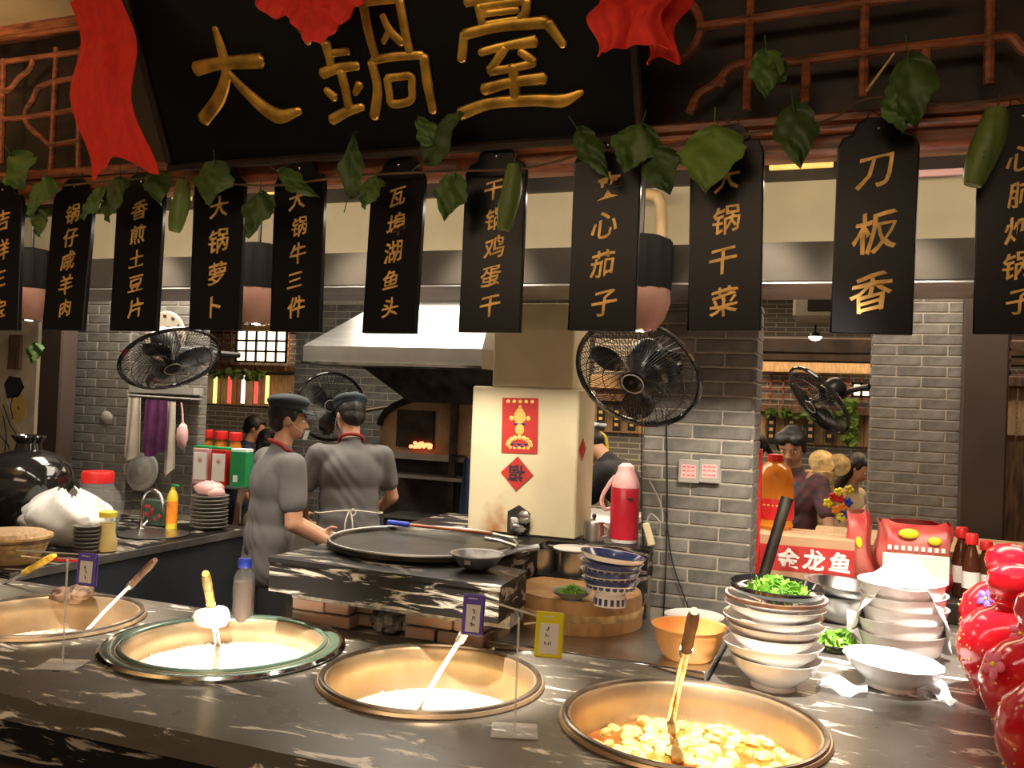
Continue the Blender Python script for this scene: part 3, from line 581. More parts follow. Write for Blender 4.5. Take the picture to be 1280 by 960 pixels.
# ---- pots
def pot(i, label, kind):
    x, y, r = POTS[i]; t = thing('cooking_pot', label, 'pot', (x, y, CZ), (0, 0, 0), 'round cooking pots sunk in the counter')
    prof = [(r - 0.012, 0.012), (r + 0.012, 0.012), (r + 0.016, 0.005), (r + 0.014, 0.0005), (r - 0.008, 0.0005), (r - 0.012, -0.03), (r * .93, -0.10), (r * .74, -0.19), (r * .4, -0.245), (0.0, -0.26)]
    inner = [(0.0, -0.252), (r * .4, -0.237), (r * .72, -0.183), (r * .91, -0.10), (r - 0.022, -0.03), (r - 0.018, 0.004), (r - 0.012, 0.012)]
    MB().lathe(prof + [(0, -0.256)] + inner[1:], 72, caps=False).obj('bowl', 'pot_metal', t, ang=50)
    MB().tube([(math.cos(a) * (r + 0.001), math.sin(a) * (r + 0.001), 0.013) for a in [2 * math.pi * k / 72 for k in range(72)]], 0.0075, 8, closed=True).obj('rim', 'pot_rim' if kind != 'green' else 'green_enamel', t)
    if kind == 'green':
        MB().lathe([(r + 0.012, 0.001), (r + 0.055, 0.001), (r + 0.058, 0.006), (r + 0.05, 0.012), (r + 0.03, 0.016), (r + 0.014, 0.012)], 72, caps=False).obj('outer_ring', 'green_enamel', t, ang=30)
        MB().lathe([(r + 0.042, 0.0135), (r + 0.05, 0.0145), (r + 0.0585, 0.008), (r + 0.056, 0.002)], 72, caps=False).obj('ring_edge', 'chrome', t)
    lev = {'red': -0.085, 'green': -0.06, 'cream': -0.105, 'broth': -0.10, 'far': -0.09}[kind]
    rr = r * 0.93 if lev > -0.11 else r * 0.885
    m = {'red': 'soup_red', 'green': 'soup_white', 'cream': 'soup_cream', 'broth': 'soup_white', 'far': 'soup_cream'}[kind]
    sm = MB(); n = 28
    vs = [(0, 0, 0)]; fs = []
    for q in range(1, n + 1):
        for k in range(72):
            a = 2 * math.pi * k / 72; rad = rr * q / n; vs.append((rad * math.cos(a), rad * math.sin(a), 0.0012 * math.sin(rad * 90 + 2 * a) + 0.001 * math.sin(40 * rad * math.cos(a)) * math.cos(35 * rad * math.sin(a))))
    for k in range(72): fs.append((0, 1 + k, 1 + (k + 1) % 72))
    for q in range(n - 1):
        for k in range(72): l = (k + 1) % 72; a = 1 + q * 72; fs.append((a + k, a + 72 + k, a + 72 + l, a + l))
    sm.add(vs, fs).obj('broth', m, t, (0, 0, lev))
    random.seed(40 + i)
    if kind == 'red':
        mb = MB()
        for k in range(170):
            a = random.uniform(0, 6.283); q = rr * math.sqrt(random.random()) * 0.93; sx = random.uniform(.015, .030)
            e = MB().ell((0, 0, 0), (sx, sx * random.uniform(.6, .9), sx * .55), 8, 5, noise=0.16)
            mb.add(e.v, e.f, (q * math.cos(a), q * math.sin(a), random.uniform(-0.004, 0.006)), (random.uniform(-.4, .4), random.uniform(-.4, .4), random.uniform(0, 3)))
        o = mb.obj('stew_pieces', 'tofu', t, (0, 0, lev), ang=50); o['kind'] = 'stuff'
        mb = MB()
        for k in range(70):
            a = random.uniform(0, 6.283); q = rr * math.sqrt(random.random()) * 0.9
            mb.box((q * math.cos(a), q * math.sin(a), 0.014), (.006, .003, .002), (random.random(), random.random(), random.random() * 3))
        o = mb.obj('chopped_greens', 'salad', t, (0, 0, lev)); o['kind'] = 'stuff'
    elif kind in ('broth', 'far'):
        mb = MB()
        for k in range(120):
            a = random.uniform(0, 6.283); q = rr * math.sqrt(random.random()) * 0.95; mb.ell((q * math.cos(a), q * math.sin(a), 0.001), (random.uniform(.006, .018), random.uniform(.005, .012), .005), 7, 4, noise=.2)
        o = mb.obj('broth_pieces', 'broth_bits', t, (0, 0, lev), ang=50); o['kind'] = 'stuff'
    else:
        mb = MB()
        for k in range(40):
            a = random.uniform(2.2, 4.4); q = rr * random.uniform(.86, .97); mb.ell((q * math.cos(a), q * math.sin(a), 0.001), random.uniform(.003, .006), 7, 4)
        o = mb.obj('bubbles', 'soup_white', t, (0, 0, lev)); o['kind'] = 'stuff'
    return t
pot(0, 'round pot at the far left edge, mostly outside the frame', 'far')
pot(1, 'shallow looking pot of pale broth with brown handled ladle, beside the purple price card', 'broth')
pot(2, 'pot with a wide green enamel outer ring, full of white broth', 'green')
pot(3, 'pot of bright cream broth in the middle, behind the acrylic stand base', 'cream')
pot(4, 'largest pot, holding chunky yellow stew in red broth', 'red')
# ---- ladles
def ladle(label, p_end, p_joint, p_low, zend, i, hm, rh=0.011, depthY=None):
    """grip from p_end to p_joint, steel shaft on to p_low which touches the broth of pot i"""
    x, y, r = POTS[i]; B = onz(*p_low, CZ + {0: -.085, 1: -.095, 2: -.058, 3: -.103, 4: -.08}[i] + 0.004)
    A = onz(*p_end, zend); v = ray(*p_joint)
    # joint: closest point of the pixel ray to the line A-B
    d = (B - A).normalized(); w = A - O_; a = d.dot(d); b_ = d.dot(v); c = v.dot(v); e = d.dot(w); f = v.dot(w); s = (b_ * f - c * e) / (a * c - b_ * b_); J = A + d * s
    t = thing('ladle', label, 'ladle', B, (0, 0, 0), 'ladles standing in the pots')
    g = MB(); P = [A + (J - A) * k / 6 for k in range(7)]; g.tube([p - B for p in P], [rh * q for q in (.75, 1.05, 1.1, 1.0, 1.02, 1.05, .9)], 12); g.obj('handle', hm, t)
    MB().tube([J - d * .01 - B, J + d * .015 - B], rh * 1.08, 12).obj('ferrule', 'steel', t)
    E = B + d * 0.07
    side = d.cross(Vector((0, 0, 1))).normalized(); nn = side.cross(d)
    MB().tube([J - B, (J + B) / 2 - B + nn * .003, (0, 0, 0), d * 0.04], [rh * .82, rh * .78, rh * .8, rh * .7], 10, flat=0.55, up=nn).obj('shaft', 'chrome', t)
    R = axes((0, 0, 1)); MB().lathe([(0.0, -0.045), (0.028, -0.04), (0.046, -0.02), (0.05, 0.0), (0.047, 0.0), (0.043, -0.018), (0.026, -0.036), (0, -0.041)], 24, caps=False).obj('scoop', 'steel', t, d * 0.065 + Vector((d.x, d.y, 0)).normalized() * 0.035 + Vector((0, 0, 0.01)))
    return t
ladle('ladle with yellow grip reaching over the far left pot', (68, 694), (28, 715), (-20, 745), 1.02, 0, 'yellow_handle')
ladle('ladle with worn brown grip leaning in the pale broth pot', (194, 700), (165, 732), (103, 794), 1.09, 1, 'brown_handle', 0.010)
ladle('ladle with yellow grip standing in the green rimmed pot', (257, 717), (262, 757), (272, 805), 1.12, 2, 'yellow_handle', 0.012)
ladle('all steel ladle leaning behind the purple card in the middle pot', (592, 772), (578, 796), (524, 884), 1.05, 3, 'steel', 0.012)
ladle('ladle with reddish brown grip in the chunky stew pot', (868, 764), (862, 815), (838, 905), 1.16, 4, 'brown_handle', 0.0135)

# ---- acrylic price card stands
def stand(label, foot, top, Zf, arms):
    p = onz(*foot, CZ); t = thing('card_stand', label, 'stand', p)
    q = at(*top, depth(p)); h = q.z - p.z
    MB().bbox((0, 0, 0.003), (0.105, 0.09, 0.004), 0.001, (0, 0, 0.35)).obj('base', 'acrylic', t)
    MB().tube([(0, 0, 0.004), (0, 0, h)], 0.0028, 8).obj('rod', 'acrylic', t)
    for a, b_ in arms:
        A = at(*a, depth(p) - .0) - p; Bp = at(*b_, depth(p) - 0.0) - p; MB().tube([A, (0, 0, A.z * .5 + Bp.z * .5) if False else (A + Bp) / 2, Bp], 0.0022, 8).obj('arm', 'string', t)
    return t, p
st1, sp1 = stand('clear stand with purple price card beside the left pots', (78, 832), (86, 700), 0, [((20, 688), (104, 693)), ((72, 698), (110, 699))])
st2, sp2 = stand('clear stand with purple and yellow price cards in front of the middle pot', (643, 915), (646, 772), 0, [((606, 750), (672, 770)), ((572, 756), (592, 752)), ((655, 780), (685, 777))])
def price_card(px, py, w, h, Z, colm, label, rz, lines):
    p = at(px, py, Z); t = thing('price_card', label, 'card', p, (0, math.radians(2), rz), 'price cards on clear stands')
    W_, H_ = S(w, Z), S(h, Z); MB().bbox((0, 0, 0), (W_, 0.004, H_), 0.001).obj('holder', colm, t)
    MB().bbox((W_ * .05, 0.006, -0.004), (W_, 0.004, H_), 0.001).obj('back_card', colm, t)
    MB().box((0.001, -0.0028, -H_ * .09), (W_ * .68, 0.0012, H_ * .68)).obj('paper', 'paper', t)
    mb = MB()
    for k in range(5): mb.box((-W_ * .22 + k * W_ * .09, -0.0028, H_ * .40), (W_ * .06, 0.001, H_ * .03))
    mb.obj('heading_marks', 'paper', t); random.seed(len(label))
    mb = MB()
    for a, b_ in lines:
        for k in range(3): mb.tube([(a * W_ + random.uniform(-.004, .004), -0.004, b_ * H_ + random.uniform(-.006, .006)), (a * W_ + random.uniform(-.005, .005), -0.004, b_ * H_ + random.uniform(-.006, .006))], 0.0007, 4)
    o = mb.obj('handwriting', 'ink', t); o['kind'] = 'stuff'
price_card(108, 711, 24, 40, depth(sp1) - .02, 'purple', 'purple bordered price card on the left clear stand', 0.25, [(0, .05), (0.02, -.1), (0, -.25)])
price_card(591, 768, 26, 50, depth(sp2) - .03, 'purple', 'dark purple price card with white slip over the steel ladle', 0.30, [(.02, .1), (.02, -.08), (.05, -.25), (-.02, -.25)])
price_card(686, 793, 34, 56, depth(sp2) - .03, 'yellow', 'bright yellow price card with white slip above the counter', 0.32, [(-.06, .12), (-.05, 0), (.05, -.2), (-.1, -.2)])
# ---- small things on the black counter
p = onz(303, 776, CZ); t = thing('sauce_bottle', 'clear plastic bottle of dark sauce with blue cap behind the pots', 'bottle', p)
k = S(1, depth(p)); H_ = 74 * k
MB().lathe([(0, 0), (13 * k, 0), (14 * k, 2 * k), (13.5 * k, 20 * k), (12.6 * k, 24 * k), (13.8 * k, 28 * k), (13.8 * k, 46 * k), (12.6 * k, 49 * k), (13.4 * k, 53 * k), (11 * k, 60 * k), (7 * k, 65 * k), (7 * k, 68 * k)], 28).obj('body', 'glass', t)
MB().lathe([(0, 1 * k), (12.6 * k, 1 * k), (12.6 * k, 45 * k), (11.8 * k, 49 * k), (0, 49 * k)], 28).obj('sauce', 'sauce', t)
MB().lathe([(8.2 * k, 67 * k), (8.6 * k, 68 * k), (8.6 * k, 76 * k), (7.6 * k, 78 * k), (0, 78 * k)], 24).obj('cap', 'blue', t)
random.seed(5)
p = onz(262, 781, CZ); mb = MB().ell((0, 0, 0.022), (0.062, 0.04, 0.03), 20, 12, noise=0.06); mb.ell((0.035, 0.0, 0.03), (0.035, 0.034, 0.034), 14, 9, noise=0.07)
tag(mb.obj('kitchen_cloth', 'white_cloth', None, p, ang=70), 'crumpled white cloth on the counter behind the green rimmed pot', 'cloth')
p = onz(95, 752, CZ); mb = MB()
for q in range(9): mb.ell((random.uniform(-.07, .05), random.uniform(-.02, .02), 0.012 + random.uniform(0, .03)), (random.uniform(.03, .06), .03, random.uniform(.014, .026)), 14, 9, noise=.12)
tag(mb.obj('kitchen_rag', 'rag', None, p, ang=70), 'crumpled brown rag behind the left broth pot', 'cloth')
# ================================================================== GRIDDLE PLATFORM on brick feet
PZ = 1.08
plat = thing('stove_platform', 'black marble stove slab on red brick feet behind the pots', 'stove', (-1.2, 2.5, CZ))
ol = [(-1.69, 2.36), (-0.90, 2.335), (-0.915, 2.60), (-1.04, 2.64), (-1.05, 3.20), (-0.668, 3.20), (-0.668, 3.70), (-1.69, 3.70)]
MB().slab([(x + 1.2, y - 2.5) for x, y in ol], 0.215, 0.23).obj('slab_top', 'marble_slab', plat)
MB().slab([(x + 1.2 + (0.004 if x < -1 else -.004), y - 2.5 + (0.004 if y < 2.9 else -.004)) for x, y in ol], 0.125, 0.2148).obj('slab_edge', 'marble_slab', plat)
MB().slab([(-0.47 , -0.03), (0.29, -0.05), (0.28, 0.09), (0.155, 0.12), (0.145, 1.18), (-0.47, 1.18)], 0.085, 0.125).obj('stone_bed', 'ash', plat)
MB().slab([(-0.43, 0.10), (0.19, 0.10), (0.14, 0.14), (0.14, 1.16), (-0.43, 1.16)], -0.82, 0.085).obj('core', 'mortar_grey', plat)
MB().slab([(0.15, 0.71), (0.525, 0.71), (0.525, 1.16), (0.15, 1.16)], -0.82, 0.125).obj('rear_core', 'mortar_grey', plat)
MB().slab([(0.148, 0.548), (0.53, 0.548), (0.53, 0.712), (0.148, 0.712)], -0.82, 0.130).obj('lower_ledge', 'marble_slab', plat)
random.seed(11)
def rbrick(x, z, L, y=0.035, D=0.09, h=0.036):
    o = link('brick', brick_mesh(L, h, D, 'brick_red'), plat, (x, y + random.uniform(-.004, .004), z), (random.uniform(-.03, .03), random.uniform(-.015, .015), random.uniform(-.03, .03)))
for row in range(2):
    z = 0.022 + row * 0.042
    for x, L in ([(-0.375, 0.215)] if row == 0 else [(-0.42, 0.12), (-0.325, 0.10)]) + ([(-0.02, 0.10), (0.115, 0.15)] if row == 0 else [(0.01, 0.16), (0.14, 0.09)]):
        rbrick(x, z, L)
for q in range(3): link('brick', brick_mesh(0.10, 0.036, 0.09, 'brick_red'), plat, (-0.262, 0.10, 0.022 + 0.042 * q * .98) if q < 2 else (0.165, 0.12, 0.022), (0, 0, math.pi / 2))
mb = MB()
for q in range(26): mb.ell((random.uniform(-.22, -.08), random.uniform(.04, .09), random.uniform(0.0, .045)), random.uniform(.012, .024), 8, 6, noise=.25)
o = mb.obj('ash_heap', 'ash', plat); o['kind'] = 'stuff'
def platz(px, py): return onz(px, py, PZ)
gc = (platz(400, 690) + platz(640, 692)) / 2; gc = Vector((-1.36, 2.78, PZ))
gr = thing('griddle', 'wide round black griddle pan set on the stove slab', 'griddle', gc)
MB().lathe([(0.31, 0), (0.325, 0.012), (0.325, 0.026), (0.312, 0.026), (0.306, 0.016), (0.15, 0.014), (0, 0.0138)], 64).obj('plate', 'iron', gr)
MB().tube([(0.319 * math.cos(a), 0.319 * math.sin(a), 0.027) for a in [2 * math.pi * k / 64 for k in range(64)]], 0.006, 8, closed=True).obj('rim', 'steel_dull', gr)
def pan(name, label, cat, px, py, w, h, kind, m='steel', ledge=None):
    p = platz(px, py) if ledge is None else ony(px, py, ledge); p.z = PZ if ledge is None else 0.981; k = S(1, depth(p)); r = w * k / 2; hh = h * k; t = thing(name, label, cat, p)
    if kind == 'wok': pr = [(0, 0), (r * .35, 0.002), (r * .7, hh * .35), (r, hh), (r * 1.03, hh), (r * 1.03, hh + .004), (r * .97, hh + .003), (r * .67, hh * .4), (r * .33, .008), (0, .006)]
    else: pr = [(0, 0), (r * .96, 0), (r, .006), (r, hh - .004), (r * 1.06, hh), (r * 1.06, hh + .004), (r * .97, hh), (r * .95, .01), (0, .008)]
    MB().lathe(pr, 40).obj('body', m, t); return t, r, hh
wk, r, hh = pan('small_wok', 'small steel wok on the stove slab in front of the chimney', 'pan', 596, 713, 66, 20, 'wok', 'steel_dull')
MB().tube([(r * .9, 0.02, hh), (r * 1.3, 0.06, hh + .015), (r * 1.9, .12, hh + .02)], [.006, .007, .010], 8).obj('handle', 'steel', wk)
MB().box((-0.0, -r * .9, hh * .8), (0.02, 0.004, 0.02)).obj('plate_tag', 'steel', wk)
p1, r, hh = pan('steel_saucepan', 'left steel saucepan with a bar handle on the stove slab', 'pan', 673, 725, 44, 28, 'pot', ledge=3.13)
MB().tube([(-r, 0.0, hh * .95), (-r * 1.9, -.01, hh * 1.0)], [.004, .005], 8).obj('handle', 'steel', p1)
MB().lathe([(0, hh * .6), (r * .93, hh * .6)], 32, caps=True).obj('liquid', 'soup_cream', p1)
p2, r, hh = pan('steel_saucepan', 'right steel pot with white rim beside the blue and white bowls', 'pan', 716, 726, 40, 30, 'pot', ledge=3.13)
MB().lathe([(r * 1.0, hh), (r * 1.3, hh + .004), (r * 1.3, hh + .008), (0, hh + .012)], 32).obj('saucer_lid', 'white_china', p2)
fp, r, hh = pan('frying_pan', 'black frying pan with long steel handle behind the small wok', 'pan', 640, 697, 40, 8, 'wok', 'iron')
MB().tube([(0, -r * .8, hh), (0.03, -r * 1.2, hh + .03), (-.02, -r * 1.6, hh + .045), (-.06, -r * 1.9, hh + .05)], .007, 8).obj('handle', 'steel', fp)
# oil brush, blue cap and red handle
a = platz(485, 668); b_ = platz(640, 688); t = thing('grill_brush', 'long red handled scraper with blue end lying across the griddle', 'utensil', a + Vector((0, 0, .045)))
d = (b_ - a); MB().tube([(0, 0, 0), d * .18], .010, 10).obj('grip', 'blue', t); MB().tube([d * .18, d * .85 + Vector((0, 0, .005))], .006, 8).obj('rod', 'wood_red', t)
MB().tube([d * .85 + Vector((0, 0, .005)), d * 1.02], [.007, .018], 8, flat=.3).obj('scraper_head', 'steel', t)
# ---- steel worktop with chopping block
SZ = 0.868
sx0, sx1 = -1.0, -0.352
stl = thing('steel_worktop', 'stainless steel worktop beside the stove holding the chopping block', 'worktop', ((sx0 + sx1) / 2, 2.5, 0))
MB().slab([(sx0 - stl.location.x, 2.515 - 2.5), (0.324, 2.505 - 2.5), (0.324, 3.27 - 2.5), (0.135, 3.27 - 2.5), (0.135, 3.04 - 2.5), (-0.33, 3.04 - 2.5), (-0.33, 2.66 - 2.5), (sx0 - stl.location.x, 2.62 - 2.5)], SZ - .03, SZ).obj('top', 'steel', stl)
MB().bbox((0, 0.0, SZ - .008), (sx1 - sx0, .016, .040), .004).obj('front_lip', 'chrome', stl)
MB().bbox((0.322, 0.39, SZ - .01), (.006, .78, .03), .002).obj('side_lip', 'steel', stl)
MB().ell((-0.30, -0.012, SZ - .012), .006, 10, 6).obj('screw', 'chrome', stl)
MB().box((0.0, 0.28, 0.42), (0.62, 0.48, 0.82)).obj('cabinet', 'steel_blue', stl)
bc = (onz(642, 778, SZ) + onz(800, 780, SZ)) / 2; bc = Vector((-0.80, 2.80, SZ)); br = 0.198
pL, pR = onz(640, 775, SZ), onz(801, 775, SZ); bc = (pL + pR) / 2; br = (pR - pL).length / 2 * .97
blk = thing('chopping_block', 'thick round wooden chopping block on the steel worktop', 'chopping block', bc)
MB().lathe([(0, 0), (br, 0), (br + .002, .006), (br, .038), (br - .003, .098), (br - .008, .106), (br - .008, .108)], 56).obj('block', 'block_side', blk)
MB().lathe([(br - .007, .107), (br * .6, .106), (0, .105)], 56, caps=False).obj('worn_top', 'block_top', blk)
MB().lathe([(br + .0015, .04), (br + .004, .045), (br + .004, .058), (br + .001, .064)], 56, caps=False).obj('band', 'bamboo', blk)
BT = SZ + .108
def bowl(mb, r, h, foot, wav=0, t=.004, seg=40):
    f = foot
    pr = [(0, .004), (f * .85, .004), (f * .85, 0), (f, 0), (f, h * .16), (r * .62, h * .30), (r * .88, h * .66), (r, h), (r + t * .6, h + .001), (r - t, h), (r * .86 - t, h * .68), (r * .58, h * .36), (0, h * .26)]
    return mb.lathe(pr, seg, wob=(lambda a, i: 1 + (wav * math.sin(14 * a) if 7 <= i <= 9 else 0)) if wav else None)
fp_ = onz(762, 757, BT); k = S(1, depth(fp_)); names = ['lowest of four with tall foot', 'second from the bottom', 'second from the top', 'top one, open and tilted']
for i in range(4):
    t = thing('patterned_bowl', 'blue and white bowl, ' + names[i] + ', on the block', 'bowl', fp_ + Vector((0, 0, 0 if i == 0 else k * (14 + i * 9.5))), (random.uniform(-.05, .05), random.uniform(-.05, .05) + (0.05 if i == 3 else 0), 0), 'blue and white bowls')
    r_ = k * (36 + i * 1.5); h_ = k * 22
    if i == 0:
        MB().lathe([(0, 0), (k * 20, 0), (k * 19, k * 12), (k * 20, k * 14), (0, k * 14)], 36).obj('foot', 'white_china', t)
        mb = MB()
        for q in range(16): a = q * math.pi / 8; mb.box((k * 19.8 * math.cos(a), k * 19.8 * math.sin(a), k * 6), (.002, k * 4, k * 8), (0, 0, a))
        mb.obj('foot_pattern', 'blue_glaze', t)
        bowl(MB(), r_, h_, k * 18).obj('bowl', 'white_china', t, (0, 0, k * 12))
        zz = k * 12
    else: bowl(MB(), r_, h_, k * 18).obj('bowl', 'white_china' if i < 3 else 'blue_glaze', t); zz = 0
    mb = MB()
    for q in range(22):
        a = q * math.pi / 11
        if i < 3: mb.ell((r_ * .83 * math.cos(a), r_ * .83 * math.sin(a), zz + h_ * .56), (.0025, k * 3.8, k * 3.2), 6, 4, (0, 0.7 * 0, a))
    if i < 3: mb.obj('painted_pattern', 'blue_glaze', t)
    MB().lathe([(r_ * .90, zz + h_ * .70), (r_ * 1.012, zz + h_ * .97), (r_ * 1.02, zz + h_), (r_ * .985, zz + h_ * 1.0), (r_ * .99, zz + h_ * .96)], 40, caps=False).obj('blue_rim', 'blue_glaze' if i != 3 else 'white_china', t)
def greens(parent, n, R, h, seed, m='salad', s=(.008, .018), off=(0, 0, 0)):
    rnd = random.Random(seed); mb = MB()
    for q in range(n):
        a = rnd.uniform(0, 6.28); rr = R * math.sqrt(rnd.random()); L = rnd.uniform(*s); z = h * (1 - (rr / R) ** 2) * rnd.uniform(.3, 1)
        g = MB().grid(lambda u, v: ((u - .5) * L * 1.6, (v - .5) * L * 1.9, .35 * L * math.sin(5 * u + q) * math.cos(4 * v)), 3, 3, .0008)
        mb.add(g.v, g.f, (off[0] + rr * math.cos(a), off[1] + rr * math.sin(a), off[2] + z), (rnd.uniform(-1.2, 1.2), rnd.uniform(-1.2, 1.2), rnd.uniform(0, 6)))
    o = mb.obj('greens', m, parent, ang=60); o['kind'] = 'stuff'
p = onz(714, 749, BT); t = thing('herb_dish', 'small dark dish heaped with chopped green herbs on the chopping block', 'dish', p); k = S(1, depth(p))
bowl(MB(), k * 25, k * 11, k * 12).obj('dish', 'plate_dark', t); greens(t, 160, k * 17, k * 10, 4, s=(.003, .008), off=(0, 0, k * 8))
p = onz(860, 822, SZ); k = S(1, depth(p)); t = thing('plastic_bowl', 'orange plastic bowl on the steel worktop beside the white bowl stack', 'bowl', p)
r_ = 44 * k; h_ = 40 * k
MB().lathe([(0, .003), (r_ * .62, .003), (r_ * .66, .0), (r_ * .80, h_ * .2), (r_ * .93, h_ * .55), (r_ * .96, h_ * .72), (r_ * 1.0, h_ * .8), (r_ * 1.03, h_ * .97), (r_ * 1.07, h_), (r_ * 1.07, h_ * 1.02), (r_ * 1.0, h_ * 1.0), (r_ * .9, h_ * .6), (r_ * .76, h_ * .22), (0, h_ * .12)], 48).obj('shell', 'orange_plastic', t)
MB().ell((r_ * .10, -r_ * .96, h_ * .5), (.004, .002, .004), 8, 5).obj('stain', 'ink', t)
p = onz(868, 777, SZ) + Vector((0, 0.0, 0)); t = thing('white_plate', 'flat white paper covered plate behind the orange plastic bowl', 'plate', Vector((p.x, min(p.y, 3.1), SZ))); k = S(1, depth(p))
MB().lathe([(0, 0), (20 * k, 0), (36 * k, 8 * k), (37 * k, 9 * k), (20 * k, 3 * k), (0, 3 * k)], 40).obj('plate', 'white_china', t)
# ================================================================== WHITE BOWLS, RIGHT
p = onz(966, 858, CZ); k = S(1, depth(p)); ords = ['lowest', 'second from the bottom', 'third from the bottom', 'fourth from the bottom', 'fifth from the bottom', 'uppermost white one']
specs = [(56, 26, 0.012), (60, 22, 0.012), (54, 18, 0.01), (59, 16, 0), (60, 15, 0), (61, 15, 0)]
z = 0
for i, (r_, h_, wv) in enumerate(specs):
    t = thing('white_bowl', 'white bowl in the stack under the black plate, ' + ords[i], 'bowl', p + Vector((random.uniform(-.006, .006), 0, z)), (random.uniform(-.03, .03), random.uniform(-.04, .04), 0), 'white bowls stacked under the black plate')
    bowl(MB(), r_ * k, h_ * k * 1.5, 28 * k, wv).obj('bowl', 'white_china', t); z += k * (h_ * .82)
t = thing('glazed_bowl', 'white bowl with brown rim directly beneath the black plate', 'bowl', p + Vector((0, 0, z))); bowl(MB(), 61 * k, 22 * k, 28 * k).obj('bowl', 'white_china', t)
MB().lathe([(60.4 * k, 17 * k), (62.2 * k, 21.5 * k), (61 * k, 22.4 * k)], 40, caps=False).obj('rim', 'brown_handle', t)
z += 17 * k
t = thing('black_plate', 'black plate of green salad on top of the white bowl stack', 'plate', p + Vector((0, 0, z)), (0.02, .03, 0))
MB().lathe([(0, 0), (30 * k, 0), (55 * k, 10 * k), (58 * k, 18 * k), (56 * k, 19 * k), (52 * k, 12 * k), (28 * k, 4 * k), (0, 4 * k)], 48).obj('plate', 'black_gloss', t)
greens(t, 150, 30 * k, 16 * k, 8, s=(.012, .026), off=(.004, -.01, 9 * k)); zt1 = z
p = onz(1113, 858, CZ); k = S(1, depth(p)); t = thing('white_bowl', 'single wide white bowl with wavy edge in front of the right stack', 'bowl', p, (0.0, 0.06, 0))
bowl(MB(), 58 * k, 34 * k, 30 * k, 0.014, seg=84).obj('bowl', 'white_china', t)
pR_ = onz(1126, 822, CZ); k = S(1, depth(pR_)); z = 0
ords = ['lowest', 'second from the bottom', 'middle', 'second from the top', 'topmost, just below the cloth']
for i in range(5):
    t = thing('white_bowl', 'deep white bowl in the stack under the white cloth, ' + ords[i], 'bowl', pR_ + Vector((random.uniform(-.004, .004), 0, z)), (random.uniform(-.02, .02), random.uniform(-.04, .05), 0), 'deep white bowls under the cloth')
    r_ = 51 * k; h_ = 34 * k
    MB().lathe([(0, .003), (26 * k, .003), (26 * k, 0), (29 * k, 0), (44 * k, h_ * .28), (r_ * .95, h_ * .7), (r_, h_), (r_ * 1.03, h_ * 1.02), (r_ * .97, h_), (r_ * .9, h_ * .7), (42 * k, h_ * .36), (0, h_ * .2)], 44).obj('bowl', 'white_china', t); z += 15.5 * k
zt = z + 20 * k
def clothfn(u, v):
    a = 2 * math.pi * u; R = 60 * k * v; drop = max(0, v - .62) / .38; hang = (0.55 + 0.45 * math.sin(a - 2.4)) if True else 1
    hang = max(.04, .95 * max(0, math.cos(a - .35)) ** 1.3, .75 * max(0, math.cos(a - 2.85)) ** 1.5)
    rr = R * (1 - .08 * drop) + k * 3 * math.sin(9 * a) * drop
    return (rr * math.cos(a), rr * math.sin(a), zt + k * 30 * math.cos(math.pi / 2 * min(1, v / .66)) ** 1.3 * (.9 + .12 * math.sin(3 * a + 1)) + k * 1.5 * math.sin(7 * a + 9 * v) * v - drop * hang * 95 * k)
mb = MB().grid(clothfn, 72, 22, .0025); tag(mb.obj('kitchen_cloth', 'white_cloth', None, pR_, ang=70), 'white cloth draped over the deep white bowl stack', 'cloth')
# plastic film sheet under bowls, greens dish, basins
p = onz(1046, 812, CZ); k = S(1, depth(p)); t = thing('greens_dish', 'shallow dish of green leaves behind the left white bowl stack', 'dish', p)
bowl(MB(), 30 * k, 10 * k, 16 * k).obj('dish', 'steel_dull', t); greens(t, 70, 20 * k, 14 * k, 9, s=(.012, .024), off=(0, 0, 8 * k))
p = onz(1036, 800, CZ) + Vector((0.03, .32, 0)); k = S(1, depth(p))
for i in range(2):
    t = thing('steel_basin', ['steel mixing basin between the two white bowl stacks', 'upper nested steel basin between the white bowl stacks'][i], 'basin', p + Vector((i * .01, 0, i * .035)), (0, i * .05, 0), 'steel basins')
    r_ = 46 * k; h_ = 34 * k; MB().lathe([(0, 0), (r_ * .55, 0), (r_ * .86, h_ * .5), (r_, h_), (r_ * 1.08, h_), (r_ * 1.08, h_ * 1.04), (r_ * .97, h_ * 1.02), (r_ * .83, h_ * .5), (r_ * .5, .004), (0, .004)], 48).obj('basin', 'steel', t)
random.seed(3)
p = onz(1052, 862, CZ); mb = MB().grid(lambda u, v: ((u - .5) * .13, (v - .5) * .12, .012 + .014 * math.sin(8 * u + 5 * v) * math.cos(7 * v)), 16, 14, .0008)
tag(mb.obj('plastic_film', 'plastic_film', None, p, ang=80), 'crumpled clear plastic film beside the single wide white bowl', 'film')
p = onz(1172, 868, CZ); mb = MB().grid(lambda u, v: ((u - .5) * .05 + .02 * (1 - v) ** 2, (v - .5) * .20, .010 + .008 * math.sin(9 * u + 7 * v)), 8, 18, .001)
tag(mb.obj('plastic_strip', 'plastic_film', None, p, ang=80), 'clear plastic strip hanging from the wide bowl toward the red jars', 'film')
p = onz(1078, 802, CZ); mb = MB().grid(lambda u, v: ((u - .5) * .10, (v - .5) * .09, .02 + .07 * v + .016 * math.sin(9 * u + 5 * v) * math.cos(8 * v)), 14, 12, .001)
tag(mb.obj('plastic_bag', 'plastic_bag', None, p, ang=80), 'crumpled white plastic bag left of the deep bowl stack', 'bag')

